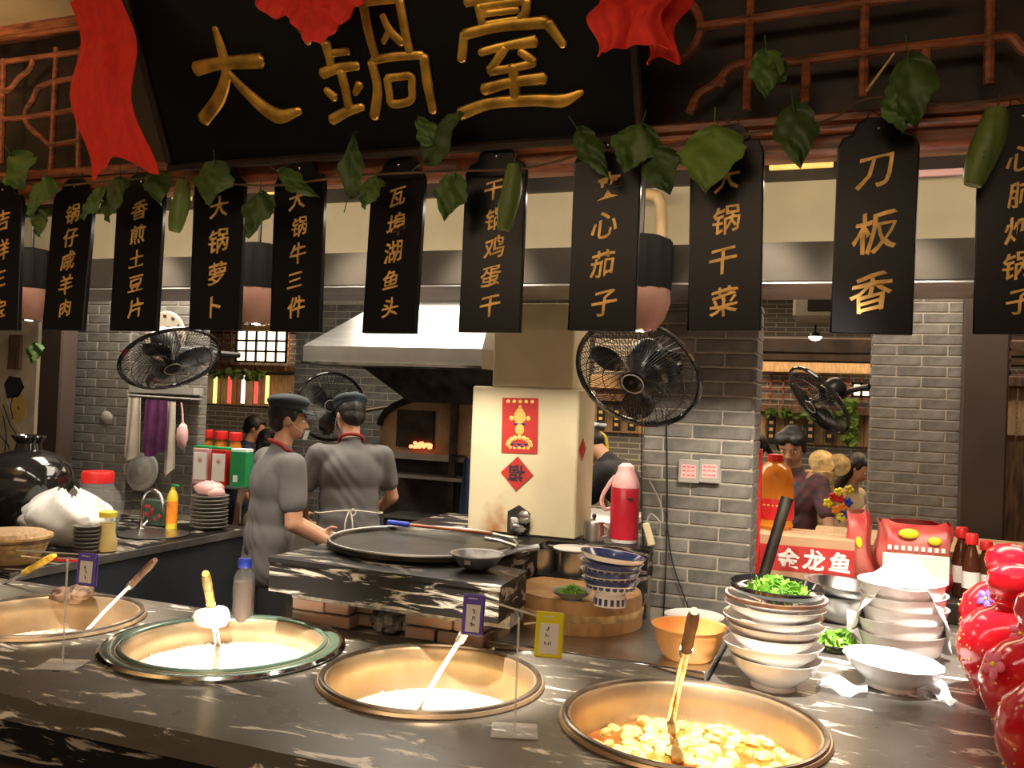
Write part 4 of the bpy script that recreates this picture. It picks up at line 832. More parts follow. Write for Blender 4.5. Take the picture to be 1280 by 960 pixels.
# ================================================================== RED JARS
def jar(x, y, s, label, flower):
    t = thing('ceramic_jar', label, 'jar', (x, y, CZ), (0, 0, random.random()), 'red ceramic jars with round lids')
    pr = [(0, 0), (.085, 0), (.09, .006), (.115, .05), (.142, .11), (.146, .15), (.132, .20), (.095, .235), (.062, .248), (.056, .256), (.06, .27), (.05, .272)]
    MB().lathe([(r * s, z * s) for r, z in pr], 56).obj('body', 'red_glaze', t)
    MB().lathe([(r * s, z * s) for r, z in [(.064, .268), (.070, .275), (.066, .285), (.072, .292), (.078, .315), (.070, .345), (.045, .362), (.018, .368), (0, .369)]], 40).obj('lid', 'red_glaze', t)
    rnd = random.Random(int(x * 100 + y * 100)); mb = MB()
    for q in range(34):
        a = rnd.uniform(math.pi * .9, math.pi * 1.75) - t.rotation_euler.z; zz = rnd.uniform(.06, .21); r = .144 if zz < .17 else .144 - (zz - .17) * .55
        if zz < .10: r = .142 - (.11 - zz) * .4
        mb.ell((r * s * math.cos(a), r * s * math.sin(a), zz * s), rnd.uniform(.0018, .0042), 7, 5)
    o = mb.obj('gold_specks', 'gold_paint', t); o['kind'] = 'stuff'
    if flower:
        fm, fa, fz, fr = flower; a = fa - t.rotation_euler.z; c = Vector((.146 * s * math.cos(a), .146 * s * math.sin(a), fz * s)); f = MB()
        R = axes((math.cos(a), math.sin(a), .25))
        for q in range(5): b_ = q * 2 * math.pi / 5; f.ell(c + R @ Vector((fr * .62 * math.cos(b_), fr * .62 * math.sin(b_), 0.002)), (fr * .52, fr * .40, fr * .16), 10, 6, R @ Matrix.Rotation(b_, 3, 'Z'))
        f.obj('painted_flower', fm, t); MB().ell(c + R @ Vector((0, 0, .004)), fr * .2, 8, 6).obj('flower_centre', 'yellow', t)
    return t
def jx(px, y, z): return ony(px, 700, y).x
JY = [1.98, 2.34, 2.70, 3.12]; names = ['nearest the camera at the right edge', 'with the pink flower, second from the front', 'third from the front, beside the wide white bowl', 'rearmost, beside the white cloth']
flw = [None, ('pink', 3.7, .20, .03), ('pink', 4.6, .215, .024), ('purple', 4.1, .215, .026)]
for i, (y, le) in enumerate(zip(JY, (1243, 1222, 1193, 1196))):
    # left silhouette edge of the jar at pixel column le
    Zc = y / 1.14; P = None
    for it in range(20):
        q = at(le, 860 - i * 25, Zc); Zc += (y - q.y) * .8
    jar(q.x + .150, y + 0.02, 1.0, 'red glazed ceramic jar with round lid, ' + names[i], flw[i])
# ================================================================== CHIMNEY, OVEN, HOOD
CY = 3.26
def cx(px, y=CY): return ony(px, 560, y).x
x0, x1 = cx(588), cx(722); u0, u1 = cx(612), cx(712); zs = ony(650, 484, CY).z
chm = thing('chimney', 'cream plastered oven chimney with red posters, widening below a ledge', 'chimney', ((x0 + x1) / 2, CY, 0))
ox = chm.location.x
sc = ony(618, 668, CY); stained('plaster_stained', (0.60, 0.53, 0.36), (0.34, 0.12, 0.03), (sc.x - ox, sc.z), (0.075, 0.17))
MB().bbox(((x0 + x1) / 2 - ox, 0.115, (1.08 + zs) / 2), (x1 - x0, 0.23, zs - 1.081), 0.006).obj('base', 'plaster_stained', chm)
MB().bbox(((u0 + u1) / 2 - ox, 0.115, (zs + 1.978) / 2), (u1 - u0, 0.23, 1.978 - zs), 0.005).obj('shaft', 'plaster', chm)
np_ = ony(647, 687, CY); hh = S(52, 3.4); w2 = S(15, 3.4)
zb = 1.083
MB().prism([(-w2, 0), (w2, 0), (w2, ony(647, 640, CY).z - zb), (0, ony(647, 631, CY).z - zb), (-w2, ony(647, 640, CY).z - zb)], 0.006, (np_.x - ox, -0.001, zb)).obj('niche', 'flat_dark', chm)  # flat plate, the darkness of the hole is put into its colour
mb = MB()
for q in range(5): mb.ell((np_.x - ox + random.uniform(-.01, .03), -.02, zb + .02 + q * .014), (.022, .012, .018), 10, 7, noise=.25)
mb.obj('foil_wad', 'steel_dull', chm)
# posters
p = ony(649, 567, CY - .003); k = S(1, depth(ony(649, 533, CY)))
t = thing('poster', 'red and gold festive poster on the cream chimney', 'poster', p + Vector((0, 0, 0)), (0, math.radians(-1.2), 0))
MB().box((0, 0, 35 * k), (48 * k, 0.0015, 69 * k)).obj('sheet', 'red_paper', t)
mb = MB()
for q in range(5): letter(mb, '福' if q % 2 else '喜', (-14 + q * 7) * k, 65 * k, 5 * k, -.001, .0008) if False else mb.ell(((-16 + q * 8) * k, -.001, 65 * k), (2.6 * k, .0008, 2.2 * k), 8, 6)
mb.obj('gold_heading', 'gold_paint', t)
mb = MB()
for (x, z, a, b_) in [(0, 46, 8, 9), (0, 53, 5, 4), (-11, 44, 3, 3), (11, 44, 3, 3), (0, 30, 6, 7), (0, 57, 2.2, 4)]: mb.ell((x * k, -.0012, z * k), (a * k, .0012, b_ * k), 12, 8)
mb.obj('seated_figure', 'ochre', t)
mb = MB()
for q in range(9): a = q * math.pi / 8; mb.ell((15 * k * math.cos(a), -.0014, (11 + 9 * math.sin(a)) * k), (3.2 * k, .001, 3.0 * k), 8, 6)
for q in range(5): mb.ell(((-12 + 6 * q) * k, -.0014, 7 * k), (2.6 * k, .001, 2.0 * k), 8, 6)
mb.obj('clouds', 'gold_paint', t)
mb = MB()
for x, z in ((-5, 37), (5, 37), (-9, 12), (9, 12), (0, 12), (-4, 9), (4, 9)): mb.ell((x * k, -.0022, z * k), (2.6 * k, .0008, 1.4 * k), 8, 6)
mb.obj('blue_details', 'blue_glaze', t)
p = ony(646, 592, CY - .004); t = thing('paper_diamond', 'red diamond paper with an upside down black fortune character', 'poster', p, (0, math.radians(45 + 1), 0))
MB().box((0, 0, 0), (30.5 * k, .0015, 30.5 * k)).obj('sheet', 'red_paper', t)
mb = MB(); letter(mb, '福', 0, 0, 22 * k, -.0008, .0012, shear=0, fat=.02, turn=math.pi * 1.25); mb.obj('character', 'ink', t, ang=0)
p = Vector((x1 + .003, CY + .06, ony(732, 563, CY).z)); t = thing('paper_diamond', 'small red paper diamond on the shaded right side of the chimney', 'poster', p, (0, 0, math.pi / 2))
MB().box((0, 0, 0), (.062, .0015, .062), (0, math.pi / 4, 0)).obj('sheet', 'red_paper', t)
MB().box((0, -.001, 0), (.03, .0012, .03), (0, math.pi / 4, 0)).obj('inner_print', 'carton_red', t)
# oven behind
OY = 5.1
def P5(px, py, y=OY): return ony(px, py, y)
a0, a1 = P5(474, 560).x, P5(640, 560).x; zt = P5(530, 494).z; zbm = P5(530, 567).z
ov = thing('brick_oven', 'arched clay oven with dark mouth and glowing embers', 'oven', ((a0 + a1) / 2, OY, 0)); oxo = ov.location.x; w = a1 - a0
arc = [(-w / 2, zbm), (w / 2, zbm), (w / 2, zbm + (zt - zbm) * .45)] + [(w / 2 * math.cos(a), zbm + (zt - zbm) * .45 + (zt - zbm) * .55 * math.sin(a)) for a in [math.pi * k / 14 for k in range(1, 14)]] + [(-w / 2, zbm + (zt - zbm) * .45)]
MB().prism(arc, 0.7, (0, .35, 0)).obj('dome', 'oven_clay', ov)
am = [(x * 1.03, z + .02 if z > zbm + .01 else z) for x, z in arc]
mb = MB(); mb.tube([(x * 1.0, -.01, z) for x, z in arc[2:]], .022, 8); mb.obj('arch_band', 'fascia', ov)
m0, m1 = P5(497, 560).x - oxo, P5(543, 560).x - oxo; mz0, mz1 = P5(520, 559).z, P5(520, 513).z
MB().prism([(m0, mz0), (m1, mz0), (m1, mz1), (m0, mz1)], .03, (0, -.012, 0)).obj('mouth', 'flat_dark', ov)  # solid slab in plain dark colour set on the dome for the opening
mb = MB()
for q in range(26): mb.ell((m0 + (m1 - m0) * random.uniform(.45, .98), -.04, mz0 + random.uniform(.005, .03)), (.014, .01, .012), 7, 5, noise=.2)
o = mb.obj('embers', 'ember', ov); o['kind'] = 'stuff'
MB().box((0, .35, zbm - .02), (w + .05, .74, .04)).obj('sill', 'steel_dull', ov)
MB().box((0, .40, (zbm - .04) / 2), (w, .60, zbm - .04)).obj('stand', 'flat_dark', ov)
for py in (598, 650): z = P5(540, py, OY - .1).z; MB().box((0.02, 0, z), (w * .8, .2, .02)).obj('rack_bar', 'steel_dull', ov)
MB().box((P5(570, 600).x - oxo, -.06, 1.0), (.04, .04, 1.2)).obj('post', 'iron', ov)
p = P5(582, 648, 4.97); t = thing('blue_apron', 'blue cloth hanging in the gap beside the chimney', 'cloth', p); 
MB().grid(lambda u, v: ((u - .5) * .09 * (.6 + .5 * v), .01 * math.sin(9 * u), .36 - .36 * v), 8, 10, .003).obj('cloth', 'navy', t); MB().tube([(0, 0, .355), (-.03, .03, .37), (P5(570, 600).x - p.x, .05, .37)], .006, 6).obj('hook', 'iron', t)
# rear bamboo slats above the oven
# hood
HY = 4.45
def PH_(px, py, y=HY): return ony(px, py, y)
hx0, hx1 = PH_(379, 440).x, PH_(598, 440).x + .02; hz0, hz1 = PH_(500, 458).z, PH_(500, 434).z; hzt = PH_(500, 384).z + .10
hood = thing('extractor_hood', 'stainless steel extractor hood above the oven, left of the chimney', 'hood', ((hx0 + hx1) / 2, HY, hz0)); hw = hx1 - hx0; hb = hz1 - hz0; hd = .85
mb = MB(); o_ = [(-hw / 2, 0), (hw / 2, 0), (hw / 2, hd), (-hw / 2, hd)]
t_ = .012
mb.box((0, t_ / 2, hb / 2), (hw, t_, hb)); mb.box((0, hd - t_ / 2, hb / 2), (hw, t_, hb)); mb.box((-hw / 2 + t_ / 2, hd / 2, hb / 2), (t_, hd - 2 * t_, hb)); mb.box((hw / 2 - t_ / 2, hd / 2, hb / 2), (t_, hd - 2 * t_, hb))
mb.obj('skirt', 'steel', hood)
mb = MB(); i_ = .16; H2 = hzt - hz1
b1 = [(-hw / 2, 0), (hw / 2, 0), (hw / 2, hd), (-hw / 2, hd)]; b2 = [(-hw / 2 + .42, .28), (hw / 2 - .05, .28), (hw / 2 - .05, hd - .1), (-hw / 2 + .42, hd - .1)]
mb.add([(x, y, hb) for x, y in b1] + [(x, y, hb + H2) for x, y in b2], [(3, 2, 1, 0), (4, 5, 6, 7)] + [(i, (i + 1) % 4, 4 + (i + 1) % 4, 4 + i) for i in range(4)]); mb.obj('canopy', 'steel', hood, ang=20)
MB().box((.1, hd * .5, hb + H2 + .30), (hw - .62, hd * .5, .60)).obj('duct', 'steel_dull', hood)
MB().box((0, hd / 2, .02), (hw - .04, hd - .04, .02)).obj('filter_panel', 'iron', hood)
mb = MB(); mb.box((0, -.006, .008), (hw + .01, .02, .016)); mb.obj('gutter', 'chrome', hood)
MB().box((-hw / 2 + .20, .3, hb + .09), (.13, .10, .10)).obj('switch_box', 'steel', hood)
for x in (-hw / 2 + .03, hw / 2 - .03):
    MB().tube([(x, -.01, hb + .01), (x + .012, -.012, hb + .03), (x, -.01, hb + .045), (x - .012, -.012, hb + .03), (x, -.01, hb + .01)], .002, 5).obj('hook', 'iron', hood)
MB().box((0, hd / 2, -.16), (hw * .96, hd * .5, .012)).obj('lower_duct', 'iron', hood) if False else None
# dark ducting under the hood leading down to the oven
q0 = PH_(478, 490, 4.9); 
dk = MB().add([(-hw / 2 + .25, .25, -.0), (hw / 2 - .03, .25, 0), (hw / 2 - .03, .55, 0), (-hw / 2 + .25, .55, 0), (-hw / 2 + .5, .40, -.20), (hw / 2 - .03, .40, -.20), (hw / 2 - .03, .55, -.20), (-hw / 2 + .5, .55, -.20)], [(0, 1, 2, 3), (7, 6, 5, 4), (0, 4, 5, 1), (1, 5, 6, 2), (2, 6, 7, 3), (3, 7, 4, 0)])
dk.obj('inner_duct', 'iron', hood)
# ================================================================== FANS
def fan(c, n, R, label, mount, bladed=True):
    t = thing('wall_fan', label, 'fan', c, axes(n), 'black wall fans')
    mb = MB(); seg = 56
    mb.tube([(R * math.cos(2 * math.pi * k / seg), R * math.sin(2 * math.pi * k / seg), 0) for k in range(seg)], R * .045, 8, closed=True)
    mb.obj('guard_ring', 'black_gloss', t)
    fr = MB(); nw = 96
    for k in range(nw):
        a = 2 * math.pi * k / nw
        P = [(r * R * math.cos(a + .25 * (1 - r)), r * R * math.sin(a + .25 * (1 - r)), z * R) for r, z in ((.2, .24), (.5, .235), (.8, .17), (.94, .08), (1.0, .0))]
        fr.tube(P, R * .006, 3)
    for r, z in ((.5, .235), (.8, .17)): fr.tube([(r * R * math.cos(2 * math.pi * k / 40), r * R * math.sin(2 * math.pi * k / 40), z * R) for k in range(40)], R * .008, 4, closed=True)
    o = fr.obj('front_grille', 'black', t); o['kind'] = 'stuff'
    fr = MB()
    for k in range(48):
        a = 2 * math.pi * k / 48; fr.tube([(r * R * math.cos(a), r * R * math.sin(a), z * R) for r, z in ((.22, -.26), (.6, -.24), (.9, -.12), (1.0, .0))], R * .007, 3)
    o = fr.obj('rear_grille', 'black', t); o['kind'] = 'stuff'
    MB().lathe([(0, .20 * R), (.17 * R, .20 * R), (.20 * R, .23 * R), (.19 * R, .26 * R), (.15 * R, .265 * R), (0, .255 * R)], 32).obj('hub_badge', 'black_gloss', t)
    MB().tube([(.175 * R * math.cos(2 * math.pi * k / 32), .175 * R * math.sin(2 * math.pi * k / 32), .262 * R) for k in range(32)], R * .012, 6, closed=True).obj('badge_ring', 'tag_grey', t)
    for k in range(3):
        a = 2 * math.pi * k / 3 + .4
        def fn(u, v, a=a):
            r = R * (.16 + .70 * u); w = .95 * math.sin(math.pi * min(1, .22 + .72 * u)) ; b = a + (v - .5) * w * 1.1
            return (r * math.cos(b), r * math.sin(b), (.06 - .16 * (v - .5) * (1 - .4 * u)) * R)
        MB().grid(fn, 10, 8, .002).obj('blade', 'black_gloss', t)
    MB().lathe([(0, -.75 * R), (.22 * R, -.72 * R), (.28 * R, -.6 * R), (.28 * R, -.3 * R), (.16 * R, -.1 * R), (.10 * R, .1 * R), (0, .12 * R)], 24).obj('motor', 'black', t)
    m = Vector(mount) - Vector(c); Mi = axes(n).inverted(); m = Mi @ m
    MB().tube([(0, 0, -.45 * R), (0, -.30 * R, -.6 * R), m * .6 + Vector((0, 0, -.1 * R)), m], R * .07, 8).obj('bracket', 'black', t)
    return t
def camdir(x, y, z): return RC @ Vector((x, y, z))    # view-aligned direction: right, up, towards the viewer
Zf = 2.98; c = at(797, 468, Zf); fan(c, camdir(-.40, -.58, .71), S(79, Zf), 'large black wall fan tilted down on the grey brick pillar', Vector((ony(840, 500, 3.3).x, 3.29, c.z + .02)))
Zf = 4.72; c = at(213, 449, Zf); fan(c, camdir(.40, -.80, .44), S(60, Zf), 'black wall fan seen edge on above the hanging cloths at left', Vector((c.x + .1, 4.20, c.z + .05)))
Zf = 5.6; c = at(413, 508, Zf); fan(c, camdir(.25, .05, .95), S(42, Zf), 'round fan behind the two cooks on the rear brick pier', Vector((c.x, 5.99, c.z)))
Zf = 4.9; c = at(1023, 501, Zf); fan(c, camdir(-.80, -.56, .14), S(50, Zf), 'dark fan seen from the side in the right window opening', Vector((RX0 - .01, 5.0, c.z + .08)))
# cables on the pillar
for xs, lab in (([(833, 520), (834, 600), (833, 690), (829, 778)], 'black cable hanging straight down the brick pillar from the fan'), ([(832, 640), (840, 700), (855, 745), (864, 770)], 'thin black cable slanting to the right at the foot of the pillar'), ([(803, 500), (802, 600), (804, 690)], 'black cable along the left edge of the brick pillar')):
    P = [ony(x, y, 3.284) for x, y in xs]; b0 = P[-1]; tag(MB().tube(bez([q - b0 for q in P], 5), .0028, 6).obj('cable', 'rope', None, b0), lab, 'cable')
p = ony(811, 668, 3.26); t = thing('power_plug', 'cream power plug with white lead hanging by the pillar edge', 'plug', p, (0, math.radians(-18), 0))
MB().bbox((0, 0, 0), (.026, .02, .085), .004).obj('body', 'plaster', t); MB().tube(bez([(0, 0, .04), (.03, 0, .07), (.06, .0, .03), (.07, .01, .10), (.05, .02, .2)], 5), .003, 6).obj('lead', 'tag_grey', t)
for i, x in enumerate((861, 887)):
    p = ony(x, 589, 3.284); t = thing('socket_plate', ['left of two grey socket plates on the brick pillar', 'right of two grey socket plates on the brick pillar'][i], 'socket', p, (0, 0, 0), 'socket plates on the pillar')
    MB().bbox((0, 0, 0), (.076, .014, .086), .004).obj('plate', 'tag_grey', t)
    MB().box((0, -.0075, 0), (.054, .002, .050)).obj('sticker', 'pink_bag', t)
    mb = MB()
    for a in (-.016, 0, .016):
        for b_ in (-.014, 0.002, .016): mb.box((a, -.009, b_), (.010, .001, .003))
    mb.obj('print', 'red', t)
# tan pipe behind the signs, right
zt_ = ony(820, 242, 2.9).z
t = thing('tan_pipe', 'tan coloured pipe bending down in front of the cream bulkhead', 'pipe', ony(827, 335, 2.90))
P = [ony(790, 243, 2.90), ony(812, 243, 2.90), ony(822, 246, 2.90), ony(826, 256, 2.90), ony(827, 290, 2.90), ony(827, 322, 2.90)]
MB().tube([q - t.location for q in P], .020, 14).obj('tube', 'tan_pipe', t)
MB().tube([ony(829, 320, 2.90) - t.location, ony(827, 328, 2.9) - t.location, ony(805, 328, 2.9) - t.location], .024, 14).obj('elbow', 'tan_pipe', t)
# ================================================================== PENDANT LAMPS
def pendant(px, py, Y, r, label):
    c = ony(px, py, Y); t = thing('pendant_lamp', label, 'lamp', c, (0, 0, 0), 'ribbed pendant lamps over the pots')
    wob = lambda a, i: 1 + .05 * (1 if int(a / (2 * math.pi) * 24) % 2 else 0)
    MB().lathe([(0, .17), (.03, .17), (r * .6, .165), (r * .95, .15), (r, .12), (r * 1.0, .05), (r * .95, .0)], 48, wob=wob).obj('ribbed_cap', 'black_matte', t, ang=20)
    MB().lathe([(r * .96, 0), (r * 1.0, -.04), (r * .82, -.09), (r * .55, -.125), (r * .50, -.125), (r * .78, -.085), (r * .93, -.04), (r * .9, 0)], 48, caps=False).obj('shade', 'copper', t)
    MB().tube([(r * .52 * math.cos(2 * math.pi * k / 32), r * .52 * math.sin(2 * math.pi * k / 32), -.125) for k in range(32)], .004, 6, closed=True).obj('shade_rim', 'chrome', t)
    MB().ell((0, 0, -.07), .028, 14, 10).obj('bulb', 'bulb', t)
    MB().tube([(0, 0, .17), (0, 0, .72)], .006, 8).obj('rod', 'black', t)
    return t
for px, lab in ((38, 'ribbed black and copper pendant lamp at far left behind the first sign'), (322, 'ribbed black and copper pendant lamp between the fourth and fifth signs'), (800, 'ribbed black and copper pendant lamp beside the tan pipe')):
    pendant(px, 362, 2.72, .095, lab)
# ================================================================== SINK COUNTER, LEFT
SX = -3.04; SCZ = 0.85
snk = thing('sink_counter', 'dark stone sink counter along the left side behind the pots', 'counter', (-3.6, 3.3, 0))
MB().slab([(-0.75, -0.72), (0.56, -0.72), (0.56, 0.80), (-0.75, 0.80)], SCZ - .035, SCZ).obj('worktop', 'marble_slab', snk)
MB().box((0.545, 0.04, .41), (.02, 1.5, .80)).obj('side_panel', 'steel_blue', snk); MB().box((-0.1, -0.70, .41), (1.26, .02, .80)).obj('front_panel', 'steel_blue', snk)
MB().box((0.565, 0.04, SCZ - .018), (.008, 1.52, .034)).obj('edge_strip', 'steel_dull', snk)
MB().lathe([(0, .001), (.15, .001), (.17, .006), (.16, .009), (.14, .004), (0, .004)], 40).obj('sink_rim', 'steel', snk, (0.33, 0.30, SCZ))
def sc(px, py): return onz(px, py, SCZ)
p = sc(176, 663); k = S(1, depth(p)); t = thing('kitchen_faucet', 'tall chrome gooseneck faucet by the sink', 'faucet', p)
MB().tube(bez([(0, 0, 0), (0, 0, 30 * k), (3 * k, 0, 44 * k), (14 * k, 0, 52 * k), (26 * k, 0, 48 * k), (33 * k, 0, 36 * k), (34 * k, 0, 26 * k)], 5), 2.0 * k, 10).obj('spout', 'chrome', t)
MB().lathe([(0, 0), (5 * k, 0), (5 * k, 3 * k), (3 * k, 5 * k), (3 * k, 12 * k), (0, 12 * k)], 20).obj('base', 'chrome', t); MB().tube([(3 * k, 0, 8 * k), (10 * k, 0, 14 * k)], [2 * k, 1.4 * k], 8).obj('lever', 'chrome', t)
p = sc(214, 662); k = S(1, depth(p)); t = thing('soap_bottle', 'yellow pump bottle with orange label right of the faucet', 'bottle', p)
MB().lathe([(0, 0), (7 * k, 0), (7 * k, 2 * k), (6.2 * k, 34 * k), (6.8 * k, 40 * k), (4 * k, 48 * k), (2.5 * k, 50 * k), (2.5 * k, 53 * k), (0, 53 * k)], 20).obj('body', 'bottle_yellow', t)
MB().lathe([(6.9 * k, 8 * k), (6.7 * k, 36 * k)], 20, caps=False).obj('label_band', 'orange', t); MB().tube([(0, 0, 52 * k), (0, 0, 56 * k), (9 * k, 0, 55 * k)], 1.4 * k, 8).obj('pump', 'green', t)
p = sc(193, 658); k = S(1, depth(p)); t = thing('printed_tin', 'green printed tin with red flowers behind the faucet', 'tin', p)
MB().bbox((0, .02, 17 * k), (32 * k, .06, 32 * k), .004).obj('box', 'green_enamel', t)
mb = MB()
for q in range(9): mb.ell((random.uniform(-12, 12) * k, -.012, random.uniform(8, 28) * k), (2.6 * k, .001, 2.4 * k), 8, 5)
mb.obj('printed_flowers', 'carton_red', t)
# plates, left
def plate_stack(px, py, n, w, hpx, label, m, lab2):
    p = sc(px, py); k = S(1, depth(p)); dz = hpx * k / n
    for i in range(n):
        t = MB().lathe([(0, 0), (w * .28 * k, 0), (w * .45 * k, dz * .55), (w * .5 * k, dz * 1.0), (w * .49 * k, dz * 1.12), (w * .42 * k, dz * .75), (0, dz * .35)], 32).obj('plate', m, None, p + Vector((random.uniform(-.003, .003), random.uniform(-.003, .003), i * dz)))
        tag(t, lab2 % (ORD[i] if i < n - 1 else 'topmost'), 'plate', label)
    return p, k, n * dz
ORD = ['lowest', 'second from the bottom', 'third from the bottom', 'fourth from the bottom', 'fifth from the bottom', 'sixth from the bottom', 'seventh from the bottom', 'eighth from the bottom', 'ninth from the bottom', 'tenth from the bottom']
p, k, hs = plate_stack(261, 661, 9, 46, 42, 'plates stacked under the cartons', 'plate_dark', 'grey plate in the stack beside the soap bottle, %s')
t = thing('pink_bag', 'crumpled pink plastic bag lying on the grey plate stack', 'bag', p + Vector((0, 0, hs)))
mb = MB().ell((-.01, 0, .035), (.085, .07, .04), 22, 14, noise=.09); mb.ell((.04, -.01, .02), (.05, .05, .03), 14, 9, noise=.12); mb.obj('film', 'pink_bag', t, ang=80)
plate_stack(108, 691, 7, 34, 34, 'dark plates beside the pickle jar', 'plate_dark', 'dark plate stacked behind the white plastic bag, %s')
p = sc(133, 690); k = S(1, depth(p)); t = thing('pickle_jar', 'small glass jar of pickles with yellow lid', 'jar', p)
MB().lathe([(0, 0), (11 * k, 0), (13 * k, 3 * k), (13 * k, 12 * k), (10 * k, 26 * k), (9.5 * k, 34 * k), (10 * k, 44 * k)], 28).obj('glass', 'glass', t); MB().lathe([(0, k), (11.5 * k, 2 * k), (12 * k, 12 * k), (9 * k, 26 * k), (9 * k, 36 * k), (0, 36 * k)], 24).obj('pickles', 'ochre', t)
MB().lathe([(0, 44 * k), (10.5 * k, 44 * k), (10.5 * k, 50 * k), (9 * k, 51 * k), (0, 51 * k)], 24).obj('lid', 'bottle_yellow', t)
p = sc(119, 668); k = S(1, depth(p)); t = thing('glass_jar', 'large round glass jar with wide red screw lid', 'jar', p)
MB().lathe([(0, 0), (22 * k, 0), (28 * k, 10 * k), (30 * k, 30 * k), (28 * k, 48 * k), (20 * k, 60 * k), (18 * k, 66 * k)], 36).obj('glass', 'glass', t)
MB().lathe([(0, 2 * k), (20 * k, 2 * k), (26 * k, 10 * k), (28 * k, 28 * k), (0, 28 * k)], 30).obj('contents', 'plate_dark', t)
MB().lathe([(0, 65 * k), (19 * k, 65 * k), (19.5 * k, 76 * k), (18 * k, 79 * k), (0, 79 * k)], 36).obj('lid', 'red', t)
# large black glazed urn
p = Vector((ony(32, 640, 3.3).x, 3.3, SCZ)); k = S(1, depth(p))
t = thing('black_urn', 'large glossy black glazed urn at the far left', 'urn', p)
MB().lathe([(0, 0), (30 * k, 0), (36 * k, 10 * k), (50 * k, 40 * k), (55 * k, 62 * k), (50 * k, 84 * k), (34 * k, 98 * k), (16 * k, 104 * k), (14 * k, 112 * k), (20 * k, 120 * k), (19 * k, 122 * k), (10 * k, 112 * k)], 56).obj('body', 'black_gloss', t)
# bamboo basket with white bag over
p = onz(12, 702, SCZ); k = S(1, depth(p)); t = thing('bamboo_basket', 'shallow round bamboo basket at the far left under the white bag', 'basket', p)
MB().lathe([(0, 0), (30 * k, 0), (40 * k, 14 * k), (45 * k, 30 * k), (48 * k, 31 * k), (48 * k, 34 * k), (43 * k, 33 * k), (37 * k, 16 * k), (0, 6 * k)], 48).obj('basket', 'bamboo', t)
mb = MB()
for q in range(5): rr = (31 + q * 3.6) * k; mb.tube([(rr * math.cos(a), rr * math.sin(a), (3 + q * 6.2) * k) for a in [2 * math.pi * j / 40 for j in range(40)]], .9 * k, 5, closed=True)
o = mb.obj('weave_rings', 'brown_handle', t); o['kind'] = 'stuff'
MB().lathe([(0, 33 * k), (43 * k, 33 * k), (40 * k, 38 * k), (0, 40 * k)], 40).obj('flatbread', 'wood_tan', t)
p = onz(60, 684, SCZ) + Vector((0, .09, 0)); k = S(1, depth(p)); random.seed(9)
def bagfn(u, v):
    a = 2 * math.pi * u; r = (math.sin(math.pi * (0.04 + .92 * v)) ** .55); x = 76 * k * r * math.cos(a) * (1 - .35 * v) + 4 * k * v; y = 40 * k * r * math.sin(a) * (1 - .2 * v)
    w_ = 1 + .06 * math.sin(5 * a + 9 * v) + .06 * math.sin(13 * a - 7 * v) + .04 * math.sin(23 * a + 14 * v); return (x * w_, y * w_, 66 * k * v ** .8 + 5 * k * math.sin(4 * a + 1) * v + 2 * k * math.sin(19 * a) * v)
t = thing('plastic_bag', 'white translucent plastic bag bundled beside the bamboo basket', 'bag', p)
MB().grid(bagfn, 44, 26, .001).obj('film', 'plastic_bag', t, ang=90)
t = thing('wrapped_skewer', 'red handled pair of wooden sticks over the far left pot', 'utensil', onz(70, 700, 0.98))
MB().tube([(-.06, 0, 0), (.09, .02, 0.005)], .007, 8).obj('red_grip', 'red', t); MB().tube([(-.15, -.01, 0), (-.02, .0, 0)], .003, 6).obj('stick', 'wood_tan', t)
# ---- cartons of oil and red capped bottles above the plates
hx = ony(285, 610, 4.25); 
rk = thing('wire_rack', 'small steel rack holding the drink cartons and plates', 'rack', Vector((hx.x, 4.22, SCZ)))
zr = ony(285, 606, 4.22).z - SCZ
MB().box((0, 0, zr - .006), (.36, .16, .010)).obj('shelf', 'steel_dull', rk)
for sx in (-.17, .17):
    for sy in (-.07, .07): MB().tube([(sx, sy, 0), (sx, sy, zr)], .005, 6).obj('leg', 'steel_dull', rk)
for i, (px, m1, m2, lab) in enumerate([(254, 'pink_bag', 'paper', 'left white faced carton on the rack'), (277, 'red', 'paper', 'middle red and white carton on the rack'), (301, 'green', 'green', 'green carton at the right end of the rack')]):
    q = ony(px, 606, 4.20); q.z = SCZ + zr; k = S(1, depth(q)); t = thing('drink_carton', lab + ' by the left cook', 'carton', q, (0, 0, .1), 'cartons on the rack')
    MB().bbox((0, 0, 22 * k), (22 * k, .08, 44 * k), .003).obj('carton', m1, t)
    if m2 == 'paper': MB().bbox((0, -.0405, 22 * k), (18 * k, .003, 34 * k), .001).obj('front_label', 'paper', t); MB().ell((0, -.043, 30 * k), (3 * k, .001, 3 * k), 10, 6).obj('emblem', 'pink_bag', t)
    else: MB().bbox((-3 * k, -.0405, 10 * k), (6 * k, .003, 8 * k), .001).obj('front_label', 'paper', t)
    MB().bbox((0, 0, 45 * k), (22 * k, .07, 4 * k), .002).obj('top_fold', 'green' if i < 2 else 'paper', t)
for i, px in enumerate((256, 274, 292)):
    q = ony(px, 606, 4.34); q.z = SCZ + zr - .005; k = S(1, depth(q)); t = thing('oil_bottle', ['leftmost', 'middle', 'rightmost'][i] + ' of three red capped bottles behind the cartons', 'bottle', q, (0, 0, 0), 'red capped bottles behind the cartons')
    MB().lathe([(0, 0), (8.5 * k, 0), (8.5 * k, 42 * k), (6 * k, 52 * k), (6 * k, 55 * k), (0, 55 * k)], 20).obj('body', 'oil', t); MB().lathe([(0, 54 * k), (8 * k, 54 * k), (8 * k, 63 * k), (7 * k, 64 * k), (0, 64 * k)], 20).obj('cap', 'red', t)
